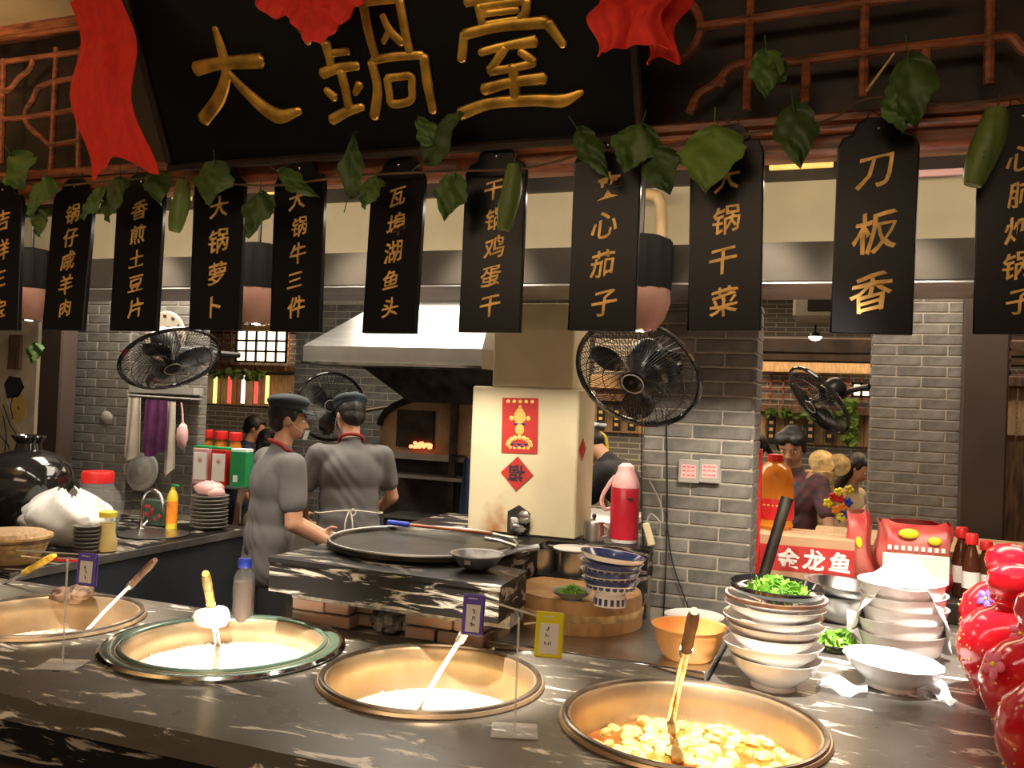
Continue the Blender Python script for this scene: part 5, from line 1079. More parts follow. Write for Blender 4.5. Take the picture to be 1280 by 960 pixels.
# ---- hanging cloths
rl = thing('towel_rail', 'metal rail on the wall holding hanging cloths', 'rail', ony(200, 494, 4.12)); L0 = ony(160, 494, 4.12) - rl.location; L1 = ony(240, 499, 4.12) - rl.location
MB().tube([L0, L1], .006, 8).obj('bar', 'tag_grey', rl); MB().tube([L0, L0 + Vector((0, .08, 0))], .005, 6).obj('arm', 'tag_grey', rl); MB().tube([L1, L1 + Vector((0, .08, 0))], .005, 6).obj('arm', 'tag_grey', rl)
MB().box(((L0.x + L1.x) / 2, .05, .03), (L1.x - L0.x, .08, .04)).obj('shelf', 'tag_grey', rl)
def hang(px0, px1, y0, y1, m, name, label, cat, folds, taper=1.0, Y=4.09, sk=0):
    A, B = ony(px0, y0, Y), ony(px1, y0, Y); D = ony((px0 + px1) / 2, y1, Y); w = B.x - A.x; h = A.z - D.z
    o = MB().grid(lambda u, v: ((u - .5) * w * (1 + (taper - 1) * v) + sk * v * w, .014 * math.sin(folds * 6.28 * u + v) * (.4 + .6 * v), -h * v * (1 + .06 * math.sin(5 * u))), 22, 16, .003).obj(name, m, None, (A + B) / 2, ang=70); tag(o, label, cat)
hang(161, 176, 497, 572, 'beige_cloth', 'hand_towel', 'leftmost hanging cream towel, beside the purple cloth', 'towel', 1.5, 1.5)
hang(182, 210, 500, 568, 'purple_cloth', 'hand_towel', 'dark purple cloth hanging from the wall rail', 'towel', 2.5, 1.15, 4.07)
hang(209, 219, 502, 592, 'beige_cloth', 'hand_towel', 'narrow cream cloth hanging right of the purple cloth', 'towel', 1.2, 1.3, 4.09)
p = ony(228, 545, 4.12); t = thing('pink_bag', 'pink plastic bag hanging at the right end of the wall rail', 'bag', p); mb = MB().ell((0, 0, 0), (S(8, 4.8), .03, S(17, 4.8)), 16, 12, noise=.1); mb.tube([(0, 0, .06), (-.01, 0, .15), (-.02, .0, .19)], .006, 6); mb.obj('film', 'pink_bag', t, ang=90)
p = ony(178, 590, 4.17); t = thing('round_lid', 'round grey metal lid leaning on the wall under the towels', 'lid', p, (math.radians(80), 0, 0)); MB().lathe([(0, .03), (.05, .028), (.10, .012), (.112, 0), (.116, 0), (.11, .012), (0, .035)], 40).obj('lid', 'tag_grey', t)
# ================================================================== THERMOS, KETTLE
q = ony(783, 700, 3.34); q.z = 1.081; q.x = min(q.x, PX0 - .072); k = S(1, depth(q)); t = thing('thermos_flask', 'tall red thermos flask with cream top and handle beside the pillar', 'flask', q)
MB().lathe([(0, 0), (17 * k, 0), (18 * k, 4 * k), (0, 4 * k)], 32).obj('base', 'white_china', t)
MB().lathe([(0, 4 * k), (18 * k, 4 * k), (18 * k, 66 * k), (17 * k, 68 * k), (0, 68 * k)], 36).obj('body', 'thermos_red', t)
MB().lathe([(0, 68 * k), (17.5 * k, 68 * k), (17 * k, 74 * k), (13 * k, 84 * k), (11 * k, 88 * k), (10 * k, 94 * k), (5 * k, 98 * k), (0, 98 * k)], 32).obj('top', 'pink_bag', t)
MB().tube(bez([(-12 * k, -6 * k, 82 * k), (-20 * k, -8 * k, 70 * k), (-28 * k, -8 * k, 52 * k), (-24 * k, -8 * k, 40 * k), (-18 * k, -4 * k, 40 * k)], 5), 2.6 * k, 8).obj('handle', 'pink_bag', t)
MB().box((10 * k, -15.5 * k, 55 * k), (7 * k, 2 * k, 3 * k)).obj('mark', 'ink', t)
q = ony(741, 692, 3.30); q.z = 1.081; k = S(1, depth(q)); t = thing('steel_kettle', 'small stainless steel kettle with knob lid left of the thermos', 'kettle', q)
MB().lathe([(0, 0), (13 * k, 0), (13 * k, 20 * k), (12 * k, 24 * k), (4 * k, 27 * k), (0, 27 * k)], 32).obj('body', 'steel', t); MB().lathe([(1.5 * k, 27 * k), (3 * k, 30 * k), (2 * k, 33 * k), (0, 33 * k)], 14).obj('knob', 'black', t); MB().tube([(12 * k, 0, 20 * k), (19 * k, 0, 17 * k), (18 * k, 0, 7 * k), (12 * k, 0, 5 * k)], 1.6 * k, 8).obj('handle', 'steel', t)
# ================================================================== RIGHT SHELF: carton, oil, cleaver, bags
pb = onz(996, 752, CZ); k = S(1, depth(pb)); bw = 118 * k; bh = 86 * k
bx = thing('cardboard_box', 'brown cardboard box with red band and three white characters', 'box', Vector((-.348 + bw / 2, 3.62, CZ)), (0, 0, .06))
bd = .24
MB().bbox((0, bd / 2, bh / 2), (bw, bd, bh), .003).obj('carton', 'carton', bx)
MB().box((0, -.0008, bh * .68), (bw * .998, .0016, bh * .36)).obj('red_band', 'carton_red', bx)
for i, ch in enumerate('金龙鱼'):
    mb = MB(); letter(mb, ch, (-.18 + i * .25) * bw + .015, bh * .68, bw * .215, -.0014, .0016, shear=-.06, fat=.03); mb.obj('character', 'paper', bx, ang=0)
mb = MB(); 
for i in range(7): mb.box((-bw * .34 + i * bw * .045, -.0006, bh * .40), (bw * .03, .0012, bh * .045))
mb.obj('small_print', 'brown_handle', bx)
mb = MB()
for z, w_ in ((.32, .3), (.22, .16), (.12, .10)): mb.box((-bw * .32 + w_ * bw * .3, -.0006, bh * z), (bw * w_, .0012, bh * .035))
mb.obj('red_print', 'carton_red', bx)
MB().box((0, bd / 2, bh + .001), (bw * .98, .05, .0016)).obj('tape', 'wood_tan', bx)
q = ony(966, 663, 3.78); k = S(1, depth(q)); t = thing('oil_jug', 'large clear plastic jug of orange cooking oil with red cap', 'jug', Vector((q.x, 3.80, CZ + bh + .002)))
MB().lathe([(0, 0), (22 * k, 0), (24 * k, 4 * k), (22.5 * k, 10 * k), (24 * k, 16 * k), (23 * k, 22 * k), (23 * k, 40 * k), (24 * k, 46 * k), (22 * k, 56 * k), (23 * k, 62 * k), (18 * k, 76 * k), (9 * k, 82 * k), (9 * k, 85 * k), (0, 85 * k)], 36).obj('body', 'oil', t)
MB().lathe([(23.4 * k, 12 * k), (24.6 * k, 16 * k), (24.4 * k, 34 * k), (23.4 * k, 38 * k)], 36, caps=False).obj('label_band', 'red', t)
mb = MB()
for q_ in range(5): mb.ell(((-10 + q_ * 5) * k, -23.6 * k, 30 * k), (1.6 * k, 1.2 * k, 1.6 * k), 8, 5)
mb.obj('label_print', 'gold_paint', t)
MB().lathe([(0, 84 * k), (9.5 * k, 84 * k), (9.5 * k, 92 * k), (0, 93 * k)], 24).obj('cap', 'red', t)
A = ony(984, 622, 3.40); B = onz(941, 752, CZ + .01); B = ony(945, 752, 3.30)
t = thing('metal_spatula', 'long dark steel paddle handle leaning in front of the cardboard box', 'utensil', B); d = A - B
MB().tube([(0, 0, 0), d * .35, d * .7, d], [.018, .020, .020, .022], 10, flat=.45, up=(0, -1, 0)).obj('handle', 'iron', t)
MB().bbox((-.01, 0, -.03), (.09, .012, .11), .003).obj('blade', 'iron', t)
def pack(name, px, py, w, h, dpt, Y, z0, m, label, rz=0, tilt=0):
    q = ony(px, py, Y); q.z = z0; k = S(1, depth(q)); W_, H_ = w * k, h * k
    def fn(u, v):
        a = 2 * math.pi * u; e = .35; c_, s_ = math.cos(a), math.sin(a)
        x = W_ / 2 * math.copysign(abs(c_) ** e, c_); y = dpt / 2 * math.copysign(abs(s_) ** e, s_) * (math.sin(math.pi * (.03 + .94 * v)) ** .45)
        kk = 1 + .035 * math.sin(6 * a + 9 * v); return (x * kk + .008 * math.sin(9 * v), y * kk, H_ * v + .008 * math.sin(5 * a) * v)
    t = thing(name, label, 'bag', q, (0, tilt, rz), 'red printed food packs'); MB().grid(fn, 40, 16, .001).obj('film', m, t, ang=70); return t, W_, H_
t, w_, h_ = pack('food_pack', 1138, 760, 84, 88, .16, 3.75, CZ + .08, 'bag_print', 'large clear bag of noodles with red and yellow print', .1)
MB().bbox((0, -.082, h_ * .40), (w_ * .9, .012, h_ * .36), .004).obj('clear_window', 'paper', t)
mb = MB()
for q_ in range(9): mb.box(((-.36 + q_ * .09) * w_, -.086, h_ * .66), (w_ * .05, .008, h_ * .06))
mb.obj('white_lettering_marks', 'paper', t)
mb = MB().ell((-.10 * w_, -.078, h_ * .86), (w_ * .14, .012, h_ * .07), 14, 8); mb.ell((.25 * w_, -.08, h_ * .78), (w_ * .09, .010, h_ * .06), 12, 8); mb.obj('yellow_print', 'yellow', t)
t, w_, h_ = pack('food_pack', 1079, 760, 26, 96, .12, 3.72, CZ + .08, 'bag_print', 'narrow red and white food pack leaning beside the cardboard box', -.2, -.12)
MB().ell((.01, -.062, h_ * .62), (.012, .006, .022), 10, 8).obj('emblem', 'yellow', t)
MB().bbox((.72, 3.80, CZ + .04), (1.0, .32, .078), .004)
t = thing('wooden_riser', 'low dark wooden riser under the food packs and brown bottles', 'riser', (0.42, 3.80, CZ)); MB().bbox((0, 0, .039), (1.1, .34, .078), .004).obj('plank', 'wood_dark', t)
for i, (px, py, Y) in enumerate(((1172, 672, 3.86), (1200, 668, 3.80), (1213, 676, 3.70), (1231, 685, 3.76))):
    q = ony(px, 740, Y); q.z = CZ + .079; k = S(1, depth(q)); H_ = ony(px, py - 8, Y).z - q.z
    t = thing('brown_bottle', ['leftmost', 'second from left', 'third from left', 'rightmost'][i] + ' brown bottle with red cap behind the red jars', 'bottle', q, (0, 0, 0), 'brown bottles with red caps')
    MB().lathe([(0, 0), (.028, 0), (.030, .01), (.030, H_ * .55), (.022, H_ * .72), (.013, H_ * .84), (.013, H_ * .92), (0, H_ * .92)], 20).obj('glass', 'brown_glass', t)
    MB().lathe([(0.0145, H_ * .84), (.022, H_ * .86), (.022, H_), (.019, H_ + .004), (0, H_ + .004)], 18).obj('cap', 'red', t); MB().lathe([(.0305, H_ * .2), (.0305, H_ * .45)], 20, caps=False).obj('label_band', 'paper', t)
# ================================================================== ROOM BEHIND
BYF = 8.0
def Pf(px, py, y=BYF): return ony(px, py, y)
def booth(label, px0, px1, y_beam, y_win, win, y_roof, y_s0, y_s1, nslat, signs, Y=BYF, cat='booth', drk=True):
    A = Pf(px0, y_s1, Y); B = Pf(px1, y_s1, Y); t = thing('wooden_booth', label, cat, Vector(((A.x + B.x) / 2, Y, 0))); w = B.x - A.x; ox = t.location.x
    z = lambda py: Pf((px0 + px1) / 2, py, Y).z
    MB().box((0, .30, 1.1), (w, .5, 2.2)).obj('brick_base', 'far_brick', t)
    for i in range(nslat):
        MB().bbox((-w / 2 + (i + .5) * w / nslat, .02 + .006 * (i % 2), (z(y_s0) + z(y_s1)) / 2), (w / nslat * .95, .02, z(y_s0) - z(y_s1)), .003).obj('slat', 'wood_tan', t)
    MB().bbox((0, -.06, z(y_roof)), (w, .22, .07), .01).obj('eave', 'wood_brown', t)
    MB().bbox((0, -.02, z(y_beam)), (w, .10, .13), .01).obj('beam', 'wood_tan', t)
    MB().box((0, .18, (z(y_beam) + z(y_roof)) / 2), (w, .04, abs(z(y_beam) - z(y_roof)))).obj('back_board', 'wood_dark', t)
    zz0, zz1 = z(y_roof) + .04, z(y_beam) - .06; mb = MB(); nn = int(w / .10)
    for i in range(nn + 1): mb.box((-w / 2 + i * w / nn, .02, (zz0 + zz1) / 2), (.014, .014, zz1 - zz0))
    for q in (.25, .5, .75): mb.box((0, .02, zz0 + (zz1 - zz0) * q), (w, .014, .012))
    mb.obj('lattice', 'wood_red', t)
    for (a, b_, c, d) in win:
        x0, x1 = Pf(a, c, Y).x - ox, Pf(b_, c, Y).x - ox; z0, z1 = z(d), z(c); nx = max(2, int((b_ - a) / 11)); nz = max(2, int((d - c) / 12))
        pn = MB().box(((x0 + x1) / 2, -.03, (z0 + z1) / 2), (x1 - x0, .012, z1 - z0)).obj('lit_pane', 'glow', t)
        mb = MB()
        for i in range(nx + 1): mb.box((x0 + (x1 - x0) * i / nx, -.045, (z0 + z1) / 2), (.02, .02, z1 - z0 + .02))
        for i in range(nz + 1): mb.box(((x0 + x1) / 2, -.045, z0 + (z1 - z0) * i / nz), (x1 - x0 + .02, .02, .02))
        mb.obj('muntins', 'wood_dark', t)
    for i, (px, m) in enumerate(signs):
        q = Pf(px, (y_s0 + y_s1) / 2, Y - .12)
        sg = thing('small_hanging_sign', 'small %s hanging sign, %s' % ('black' if m == 'black' else 'lit ' + m.split('_')[-1], '%s of the row %s' % (['first', 'second', 'third', 'fourth', 'fifth', 'last'][i], 'in the left opening' if px0 < 300 else 'in the right opening' if px0 > 900 else 'beside the chimney')), 'sign', q, (0, 0, 0), 'small signs hanging from the far booths')
        hh = (z(y_s0) - z(y_s1)) * .86; ww = S(10, depth(q)) if m == 'black' else S(5, depth(q))
        MB().bbox((0, 0, 0), (ww, .02, hh), .004).obj('board', m, sg)
        if m == 'black':
            mb = MB()
            for k in range(3): mb.box((0, -.011, hh * (.25 - .25 * k)), (ww * .45, .003, hh * .12))
            mb.obj('gold_marks', 'gold_paint', sg)['kind'] = 'stuff'
        MB().tube([(0, 0, hh / 2), (0, .0, hh / 2 + .09)], .004, 5).obj('cord', 'rope', sg)
    return t
mat('glow_white', (1, 1, .9), emit=(1, .93, .75), es=1.6, var=0)
mat('glow_yellow', (1, .8, .3), emit=(1, .75, .25), es=1.3, var=0)
booth('brown wooden booth with lit window panes behind the hanging cloths at left', 244, 367, 407, 0, [(300, 362, 413, 452)], 460, 467, 507, 12, [(251, 'glow_white'), (269, 'glow_yellow'), (287, 'glow_red'), (304, 'glow_white'), (320, 'glow_red'), (334, 'glow_yellow')])
booth('wooden booth with tan slats and small black signs seen in the right opening', 945, 1092, 458, 0, [(1066, 1088, 478, 494), (1040, 1052, 479, 482)], 513, 517, 556, 12, [(964, 'black'), (989, 'black'), (1013, 'black'), (1037, 'black'), (1060, 'black')])
booth('wooden booth with slats glimpsed between chimney and brick pillar', 738, 806, 478, 0, [], 498, 505, 541, 7, [(751, 'black'), (771, 'black'), (790, 'black')])
# green climbing leaves on the far booths
def foliage(px, py, w, h, Y, n, label, m='leaf_light', s=.05):
    c = Pf(px, py, Y); k = S(1, depth(c)); mb = MB(); rnd = random.Random(px)
    for q in range(n):
        g = leaf_mb(s, s * .8, q, .2) if False else MB().grid(lambda u, v: ((u - .5) * s * (math.sin(math.pi * (.1 + .8 * v))), (v - .5) * s * 1.3, .01 * math.sin(4 * u)), 2, 3, .001)
        mb.add(g.v, g.f, (rnd.uniform(-.5, .5) * w * k, rnd.uniform(-.04, .04), rnd.uniform(-.5, .5) * h * k), (rnd.uniform(0, 3), rnd.uniform(0, 3), rnd.uniform(0, 3)))
    o = mb.obj('far_foliage', m, None, c); tag(o, label, 'leaves', kind='stuff')
foliage(1062, 528, 12, 54, 7.8, 90, 'green leaves trailing beside the small black signs', s=.07)
foliage(292, 468, 90, 10, 7.8, 60, 'green leaves along the eave of the left booth', s=.06); foliage(1010, 518, 100, 8, 7.8, 60, 'green leaves along the eave of the right booth', s=.05)
# ceiling air unit and lamp in the right opening
p = ony(1003, 382, 6.6); t = thing('ceiling_vent', 'pale air unit hanging from the ceiling above the right opening', 'vent', p); k = S(1, depth(p))
MB().bbox((.12, 0, 0), (60 * k, .5, 40 * k), .02).obj('housing', 'plaster_grey', t); MB().bbox((.16, -.26, .0), (40 * k, .02, 24 * k), .005).obj('grille', 'fascia', t)
p = ony(1019, 421, 6.8); t = thing('ceiling_lamp', 'bright ceiling spotlight glowing in the right opening', 'lamp', p); MB().ell((0, 0, 0), (.045, .045, .028), 16, 10).obj('bulb', 'bulb', t); MB().lathe([(0, .03), (.04, .03), (.05, .0), (.045, 0), (.03, .02), (0, .025)], 20).obj('housing', 'black', t); MB().tube([(0, 0, .03), (0, 0, .5)], .008, 6).obj('rod', 'black', t)
for px, zz, c in ((975, 432, 'wood_dark'), (1040, 440, 'wood_dark')):
    p = ony(px, zz, 7.2); t = thing('ceiling_beam', 'dark wooden ceiling beam behind the right opening, %s' % ('front one' if px < 1000 else 'rear one'), 'beam', Vector((.9, 7.2 + (px - 975) * .006, p.z))); MB().bbox((0, 0, 0), (3.4, .14, .12), .01).obj('beam', c, t)
# gold lit strips above the bulkhead
for px0, px1, py, m, lab in ((962, 1042, 200, 'glow_gold', 'gold lit panel above the bulkhead beside the large pale leaf'), (1138, 1204, 216, 'pink_bag', 'pink metal strip above the bulkhead beside the curved cucumber'), (376, 352, 240, 'glow_gold', ''), (216, 240, 240, 'glow_gold', 'gold lit panel behind the slim dark cucumber'), (330, 348, 232, 'glow_gold', 'small gold lit panel left of the fifth sign')):
    if px1 < px0: continue
    A, B = ony(px0, py, 2.93), ony(px1, py, 2.93); t = thing('lit_panel', lab, 'panel', (A + B) / 2); MB().bbox((0, 0, 0), (B.x - A.x, .012, S(22 if m == 'glow_gold' else 9, depth(A))), .002).obj('face', m, t)
# bamboo steamers, arched chair, flowers
p = ony(1024, 612, 6.35); k = S(1, depth(p)); t = thing('bamboo_steamer', 'tall stack of bamboo steamers behind the woman at the table', 'steamer', p + Vector((0, 0, -40 * k)))
for i in range(4): MB().lathe([(0, i * 16 * k), (17 * k, i * 16 * k), (17.6 * k, (i * 16 + 2) * k), (17 * k, (i * 16 + 8) * k), (17.8 * k, (i * 16 + 13) * k), (17 * k, (i * 16 + 15.5) * k), (0, (i * 16 + 15.5) * k)], 28).obj('tier', 'bamboo', t)
MB().lathe([(0, 0), (16 * k, 0), (16 * k, 3 * k), (0, 8 * k)], 28).obj('lid', 'bamboo', t, (2 * k, 0, 74 * k), (math.radians(60), .3, 0))
MB().lathe([(0, 0), (14 * k, 0), (14 * k, 3 * k), (0, 7 * k)], 28).obj('lid', 'bamboo', t, (22 * k, .02, 72 * k), (math.radians(80), .5, 0))
MB().box((0.0, .0, -t.location.z / 2), (.42, .42, t.location.z)).obj('stand', 'wood_brown', t)
p = ony(752, 580, 5.9); k = S(1, depth(p)); t = thing('arched_screen', 'yellow bamboo arched chair back beside the chimney', 'chair', p)
MB().tube(bez([(-24 * k, 0, -34 * k), (-24 * k, 0, 10 * k), (-14 * k, 0, 34 * k), (-2 * k, 0, 38 * k), (6 * k, 0, 24 * k), (7 * k, 0, -34 * k)], 6), 2.0 * k, 8).obj('arch', 'bottle_yellow', t)
for i in range(4): MB().tube([(-22 * k, .01, (-26 + i * 12) * k), (6 * k, .01, (-26 + i * 12) * k)], 1.4 * k, 6).obj('slat', 'bamboo', t)
MB().box((-8 * k, .04, -3 * k), (26 * k, .02, 60 * k)).obj('panel', 'wood_brown', t)
for sx in (-22, 5): MB().box((sx * k, .04, (-p.z - 33 * k) / 2), (.03, .03, p.z - 33 * k)).obj('leg', 'wood_brown', t)
p = ony(752, 652, 4.6); t = thing('side_table', 'white topped table behind the steel kettle', 'table', Vector((p.x - .10, 4.50, 0))); MB().bbox((0, 0, p.z + .03), (.62, .5, .04), .006).obj('top', 'white_china', t)
for sx in (-.28, .28):
    for sy in (-.2, .2): MB().box((sx, sy, (p.z + .01) / 2), (.04, .04, p.z + .01)).obj('leg', 'steel_dull', t)
p = ony(1049, 662, 4.35); k = S(1, depth(p)); t = thing('flower_vase', 'small vase of yellow, red and blue flowers between the two women', 'vase', p + Vector((0, 0, -.02)))
MB().lathe([(0, 0), (6 * k, 0), (7 * k, 6 * k), (5 * k, 18 * k), (6 * k, 22 * k)], 20).obj('vase', 'glass', t); rnd = random.Random(4)
for i, (m, cx_, cz_) in enumerate([('yellow', -14, 38), ('red', 0, 44), ('blue', 9, 40), ('orange', -4, 30), ('yellow', -2, 52), ('blue', 6, 26), ('red', -8, 46), ('orange', 4, 34), ('bottle_yellow', 10, 56), ('yellow', 2, 22)]):
    MB().tube(bez([(0, 0, 14 * k), (cx_ * .5 * k, 0, (cz_ * .6 + 5) * k), (cx_ * k, 0, cz_ * k)], 3), .8 * k, 5).obj('stem', 'salad', t)
    f = MB()
    for q in range(5): a = q * 2 * math.pi / 5; f.ell((cx_ * k + 3.2 * k * math.cos(a), -.005, cz_ * k + 3.2 * k * math.sin(a)), (3.2 * k, 1.4 * k, 2.6 * k), 8, 6, (0, -a, 0))
    f.obj('blossom', m, t)
wt_ = thing('wooden_table', 'wooden table the woman leans on behind the cardboard box', 'table', Vector((0.35, 4.45, 0))); zt_ = ony(1020, 663, 4.4).z - .01
MB().bbox((0, 0, zt_ - .02), (1.0, .5, .04), .006).obj('top', 'wood_tan', wt_)
for sx in (-.45, .45):
    for sy in (-.2, .2): MB().box((sx, sy, (zt_ - .04) / 2), (.05, .05, zt_ - .04)).obj('leg', 'wood_brown', wt_)
# far right slice: lattice and slats beyond the dark post
t = thing('wooden_screen', 'wooden lattice and slat screen at the far right behind the dark post', 'screen', Vector((ony(1285, 480, 5.4).x + .1, 5.4, 0))); z0 = ony(1270, 545, 5.4).z; z1 = ony(1270, 485, 5.4).z; z2 = ony(1270, 412, 5.4).z
for i in range(8): MB().bbox((-.26 + i * .075, 0, (z0 + z1) / 2), (.068, .02, z1 - z0), .004).obj('slat', 'wood_tan', t)
MB().bbox((0, -.04, z1 + .03), (.64, .12, .06), .008).obj('ledge', 'wood_brown', t)
for i in range(7): MB().box((-.28 + i * .09, 0, (z1 + z2) / 2 + .03), (.014, .014, z2 - z1)).obj('lattice_bar', 'wood_brown', t)
for i in range(5): MB().box((0, 0, z1 + .08 + i * (z2 - z1) / 5), (.6, .014, .014)).obj('lattice_bar', 'wood_brown', t)
MB().box((0, .04, z0 / 2), (.62, .04, z0)).obj('lower_board', 'wood_brown', t)
# mural at far left
p = ony(10, 500, 4.25); w0 = ony(-70, 500, 4.25).x; w1 = ony(43, 500, 4.25).x; t = thing('wall_mural', 'painted wall panel of a robed old man at the far left', 'painting', Vector(((w0 + w1) / 2, 4.25, 0))); ox = t.location.x
MB().box((0, .02, 1.25), (w1 - w0, .03, 2.5)).obj('panel', 'mural', t); k = S(1, depth(p))
q = lambda px, py: Vector((ony(px, py, 4.235).x - ox, -.002, ony(px, py, 4.235).z))
def blob(pts, m, nm, th=.003): o_ = [(q(x, y).x, q(x, y).z) for x, y in pts]; MB().prism(o_, th, (0, .004, 0)).obj(nm, m, t)
blob([(2, 480), (8, 470), (22, 472), (27, 484), (20, 496), (6, 498)], 'ink', 'painted_hair'); blob([(14, 494), (24, 490), (29, 505), (28, 522), (20, 530), (12, 520), (11, 505)], 'ochre', 'painted_face')
blob([(-10, 510), (6, 502), (12, 522), (22, 540), (34, 560), (36, 588), (-14, 590)], 'cream', 'painted_robe')
mb = MB()
for L in ([(2, 506), (10, 530), (24, 552), (33, 572)], [(-6, 540), (8, 556), (14, 580)], [(14, 496), (11, 508), (14, 524)], [(20, 508), (22, 512)], [(2, 520), (6, 548), (2, 576)]): mb.tube([q(x, y) + Vector((0, -.002, 0)) for x, y in L], .004, 5, flat=.4, up=(0, -1, 0))
mb.obj('brush_lines', 'ink', t); MB().box((q(18, 440).x, -.01, q(18, 440).z), (.10, .02, .22)).obj('timber_strip', 'wood_brown', t)
# dark ribbed ducting / ceramic mark on the left pier
p = ony(133, 522, 4.145); tag(MB().ell((0, 0, 0), (.045, .012, .04), 16, 10, noise=.1).obj('stone_boss', 'tag_grey', None, p), 'worn grey stone boss on the left brick pier', 'ornament')
# round dial sign behind third and fourth signs
p = ony(208, 425, 4.18); t = thing('wall_clock', 'pale round dial partly hidden behind the fourth sign', 'clock', p + Vector((0, 0, .02))); MB().lathe([(0, 0), (.14, 0), (.15, .01), (.14, .02), (0, .02)], 40, r=(math.pi / 2, 0, 0)).obj('dial', 'plaster_grey', t)
mb = MB()
for i in range(12): a = i * math.pi / 6; mb.box((.12 * math.cos(a), -.022, .12 * math.sin(a)), (.012, .003, .022), (0, -a, 0))
mb.obj('marks', 'ink', t)
# ================================================================== PEOPLE
def cap(mb, a, b, r1, r2, seg=12):
    a, b = Vector(a), Vector(b); d = b - a; L = d.length; R = axes(d) if L > 1e-6 else None; n = 5; pr = []
    for i in range(n): t = math.pi / 2 * i / n; pr.append((r1 * math.sin(t), -r1 * math.cos(t)))
    for i in range(n + 1): t = math.pi / 2 * i / n; pr.append((r2 * math.cos(t), L + r2 * math.sin(t)))
    pr[0] = (0.0, pr[0][1]); pr[-1] = (0.0, pr[-1][1])
    vs = [(0, 0, pr[0][1])]; fs = []
    for rad, z in pr[1:-1]:
        for k in range(seg): t = 2 * math.pi * k / seg; vs.append((rad * math.cos(t), rad * math.sin(t), z))
    vs.append((0, 0, pr[-1][1])); T = len(vs) - 1; m = len(pr) - 2
    for k in range(seg): l = (k + 1) % seg; fs.append((0, 1 + l, 1 + k)); fs.append((T, T - seg + k, T - seg + l))
    for i in range(m - 1):
        for k in range(seg): l = (k + 1) % seg; q = 1 + i * seg; fs.append((q + k, q + l, q + seg + l, q + seg + k))
    mb.add(vs, fs, a, R)
def fuse(mb, name, m, parent, voxel, smooth=3, wr=0.0):
    me = bpy.data.meshes.new('tmp'); me.from_pydata([tuple(p) for p in mb.v], [], mb.f); me.update()
    o = bpy.data.objects.new('tmp', me); COL.objects.link(o)
    r = o.modifiers.new('r', 'REMESH'); r.mode = 'VOXEL'; r.voxel_size = voxel
    s = o.modifiers.new('s', 'SMOOTH'); s.iterations = smooth; s.factor = 0.5
    dg = bpy.context.evaluated_depsgraph_get(); nm = bpy.data.meshes.new_from_object(o.evaluated_get(dg)); bpy.data.objects.remove(o); nm.name = name
    if wr:
        nm.update(); N = [v.normal.copy() for v in nm.vertices]
        for v, n in zip(nm.vertices, N):
            c = v.co; v.co = c + n * wr * (math.sin(c.z * 38 + 9 * math.sin(c.x * 14 + c.z * 6)) + .7 * math.sin(c.z * 21 - c.x * 30 + c.y * 24))
    nm.materials.clear(); nm.materials.append(M(m)); nm.polygons.foreach_set('use_smooth', [True] * len(nm.polygons))
    return link(name, nm, parent)
def hand(mb, wrist, d, palm_n, side, curl=.6):
    d = Vector(d).normalized(); n = Vector(palm_n); n = (n - d * n.dot(d)).normalized(); x = d.cross(n) * side     # x points to the thumb side
    w = Vector(wrist); cap(mb, w, w + d * .03, .024, .026); 
    for q in (-.5, 0, .5): cap(mb, w + d * .03 + x * q * .03, w + d * .082 + x * q * .045, .016, .014)
    for i, (off, L) in enumerate(((.030, .040), (.010, .046), (-.011, .043), (-.031, .034))):
        b = w + d * .088 + x * off; c1 = curl * .7; d1 = d * math.cos(c1) + n * math.sin(c1); e = b + d1 * L; c2 = curl * 1.9; d2 = d * math.cos(c2) + n * math.sin(c2); f = e + d2 * L * .62
        c3 = curl * 2.7; d3 = d * math.cos(c3) + n * math.sin(c3); g = f + d3 * L * .45; cap(mb, b, e, .0092, .0085, 8); cap(mb, e, f, .0085, .0078, 8); cap(mb, f, g, .0078, .0066, 8)
    b = w + d * .03 + x * .024; e = b + (d * .6 + x * .75 + n * .35).normalized() * .036; f = e + (d * .85 + x * .25 + n * .55).normalized() * .030; cap(mb, b, e, .013, .0105, 8); cap(mb, e, f, .0105, .0085, 8)
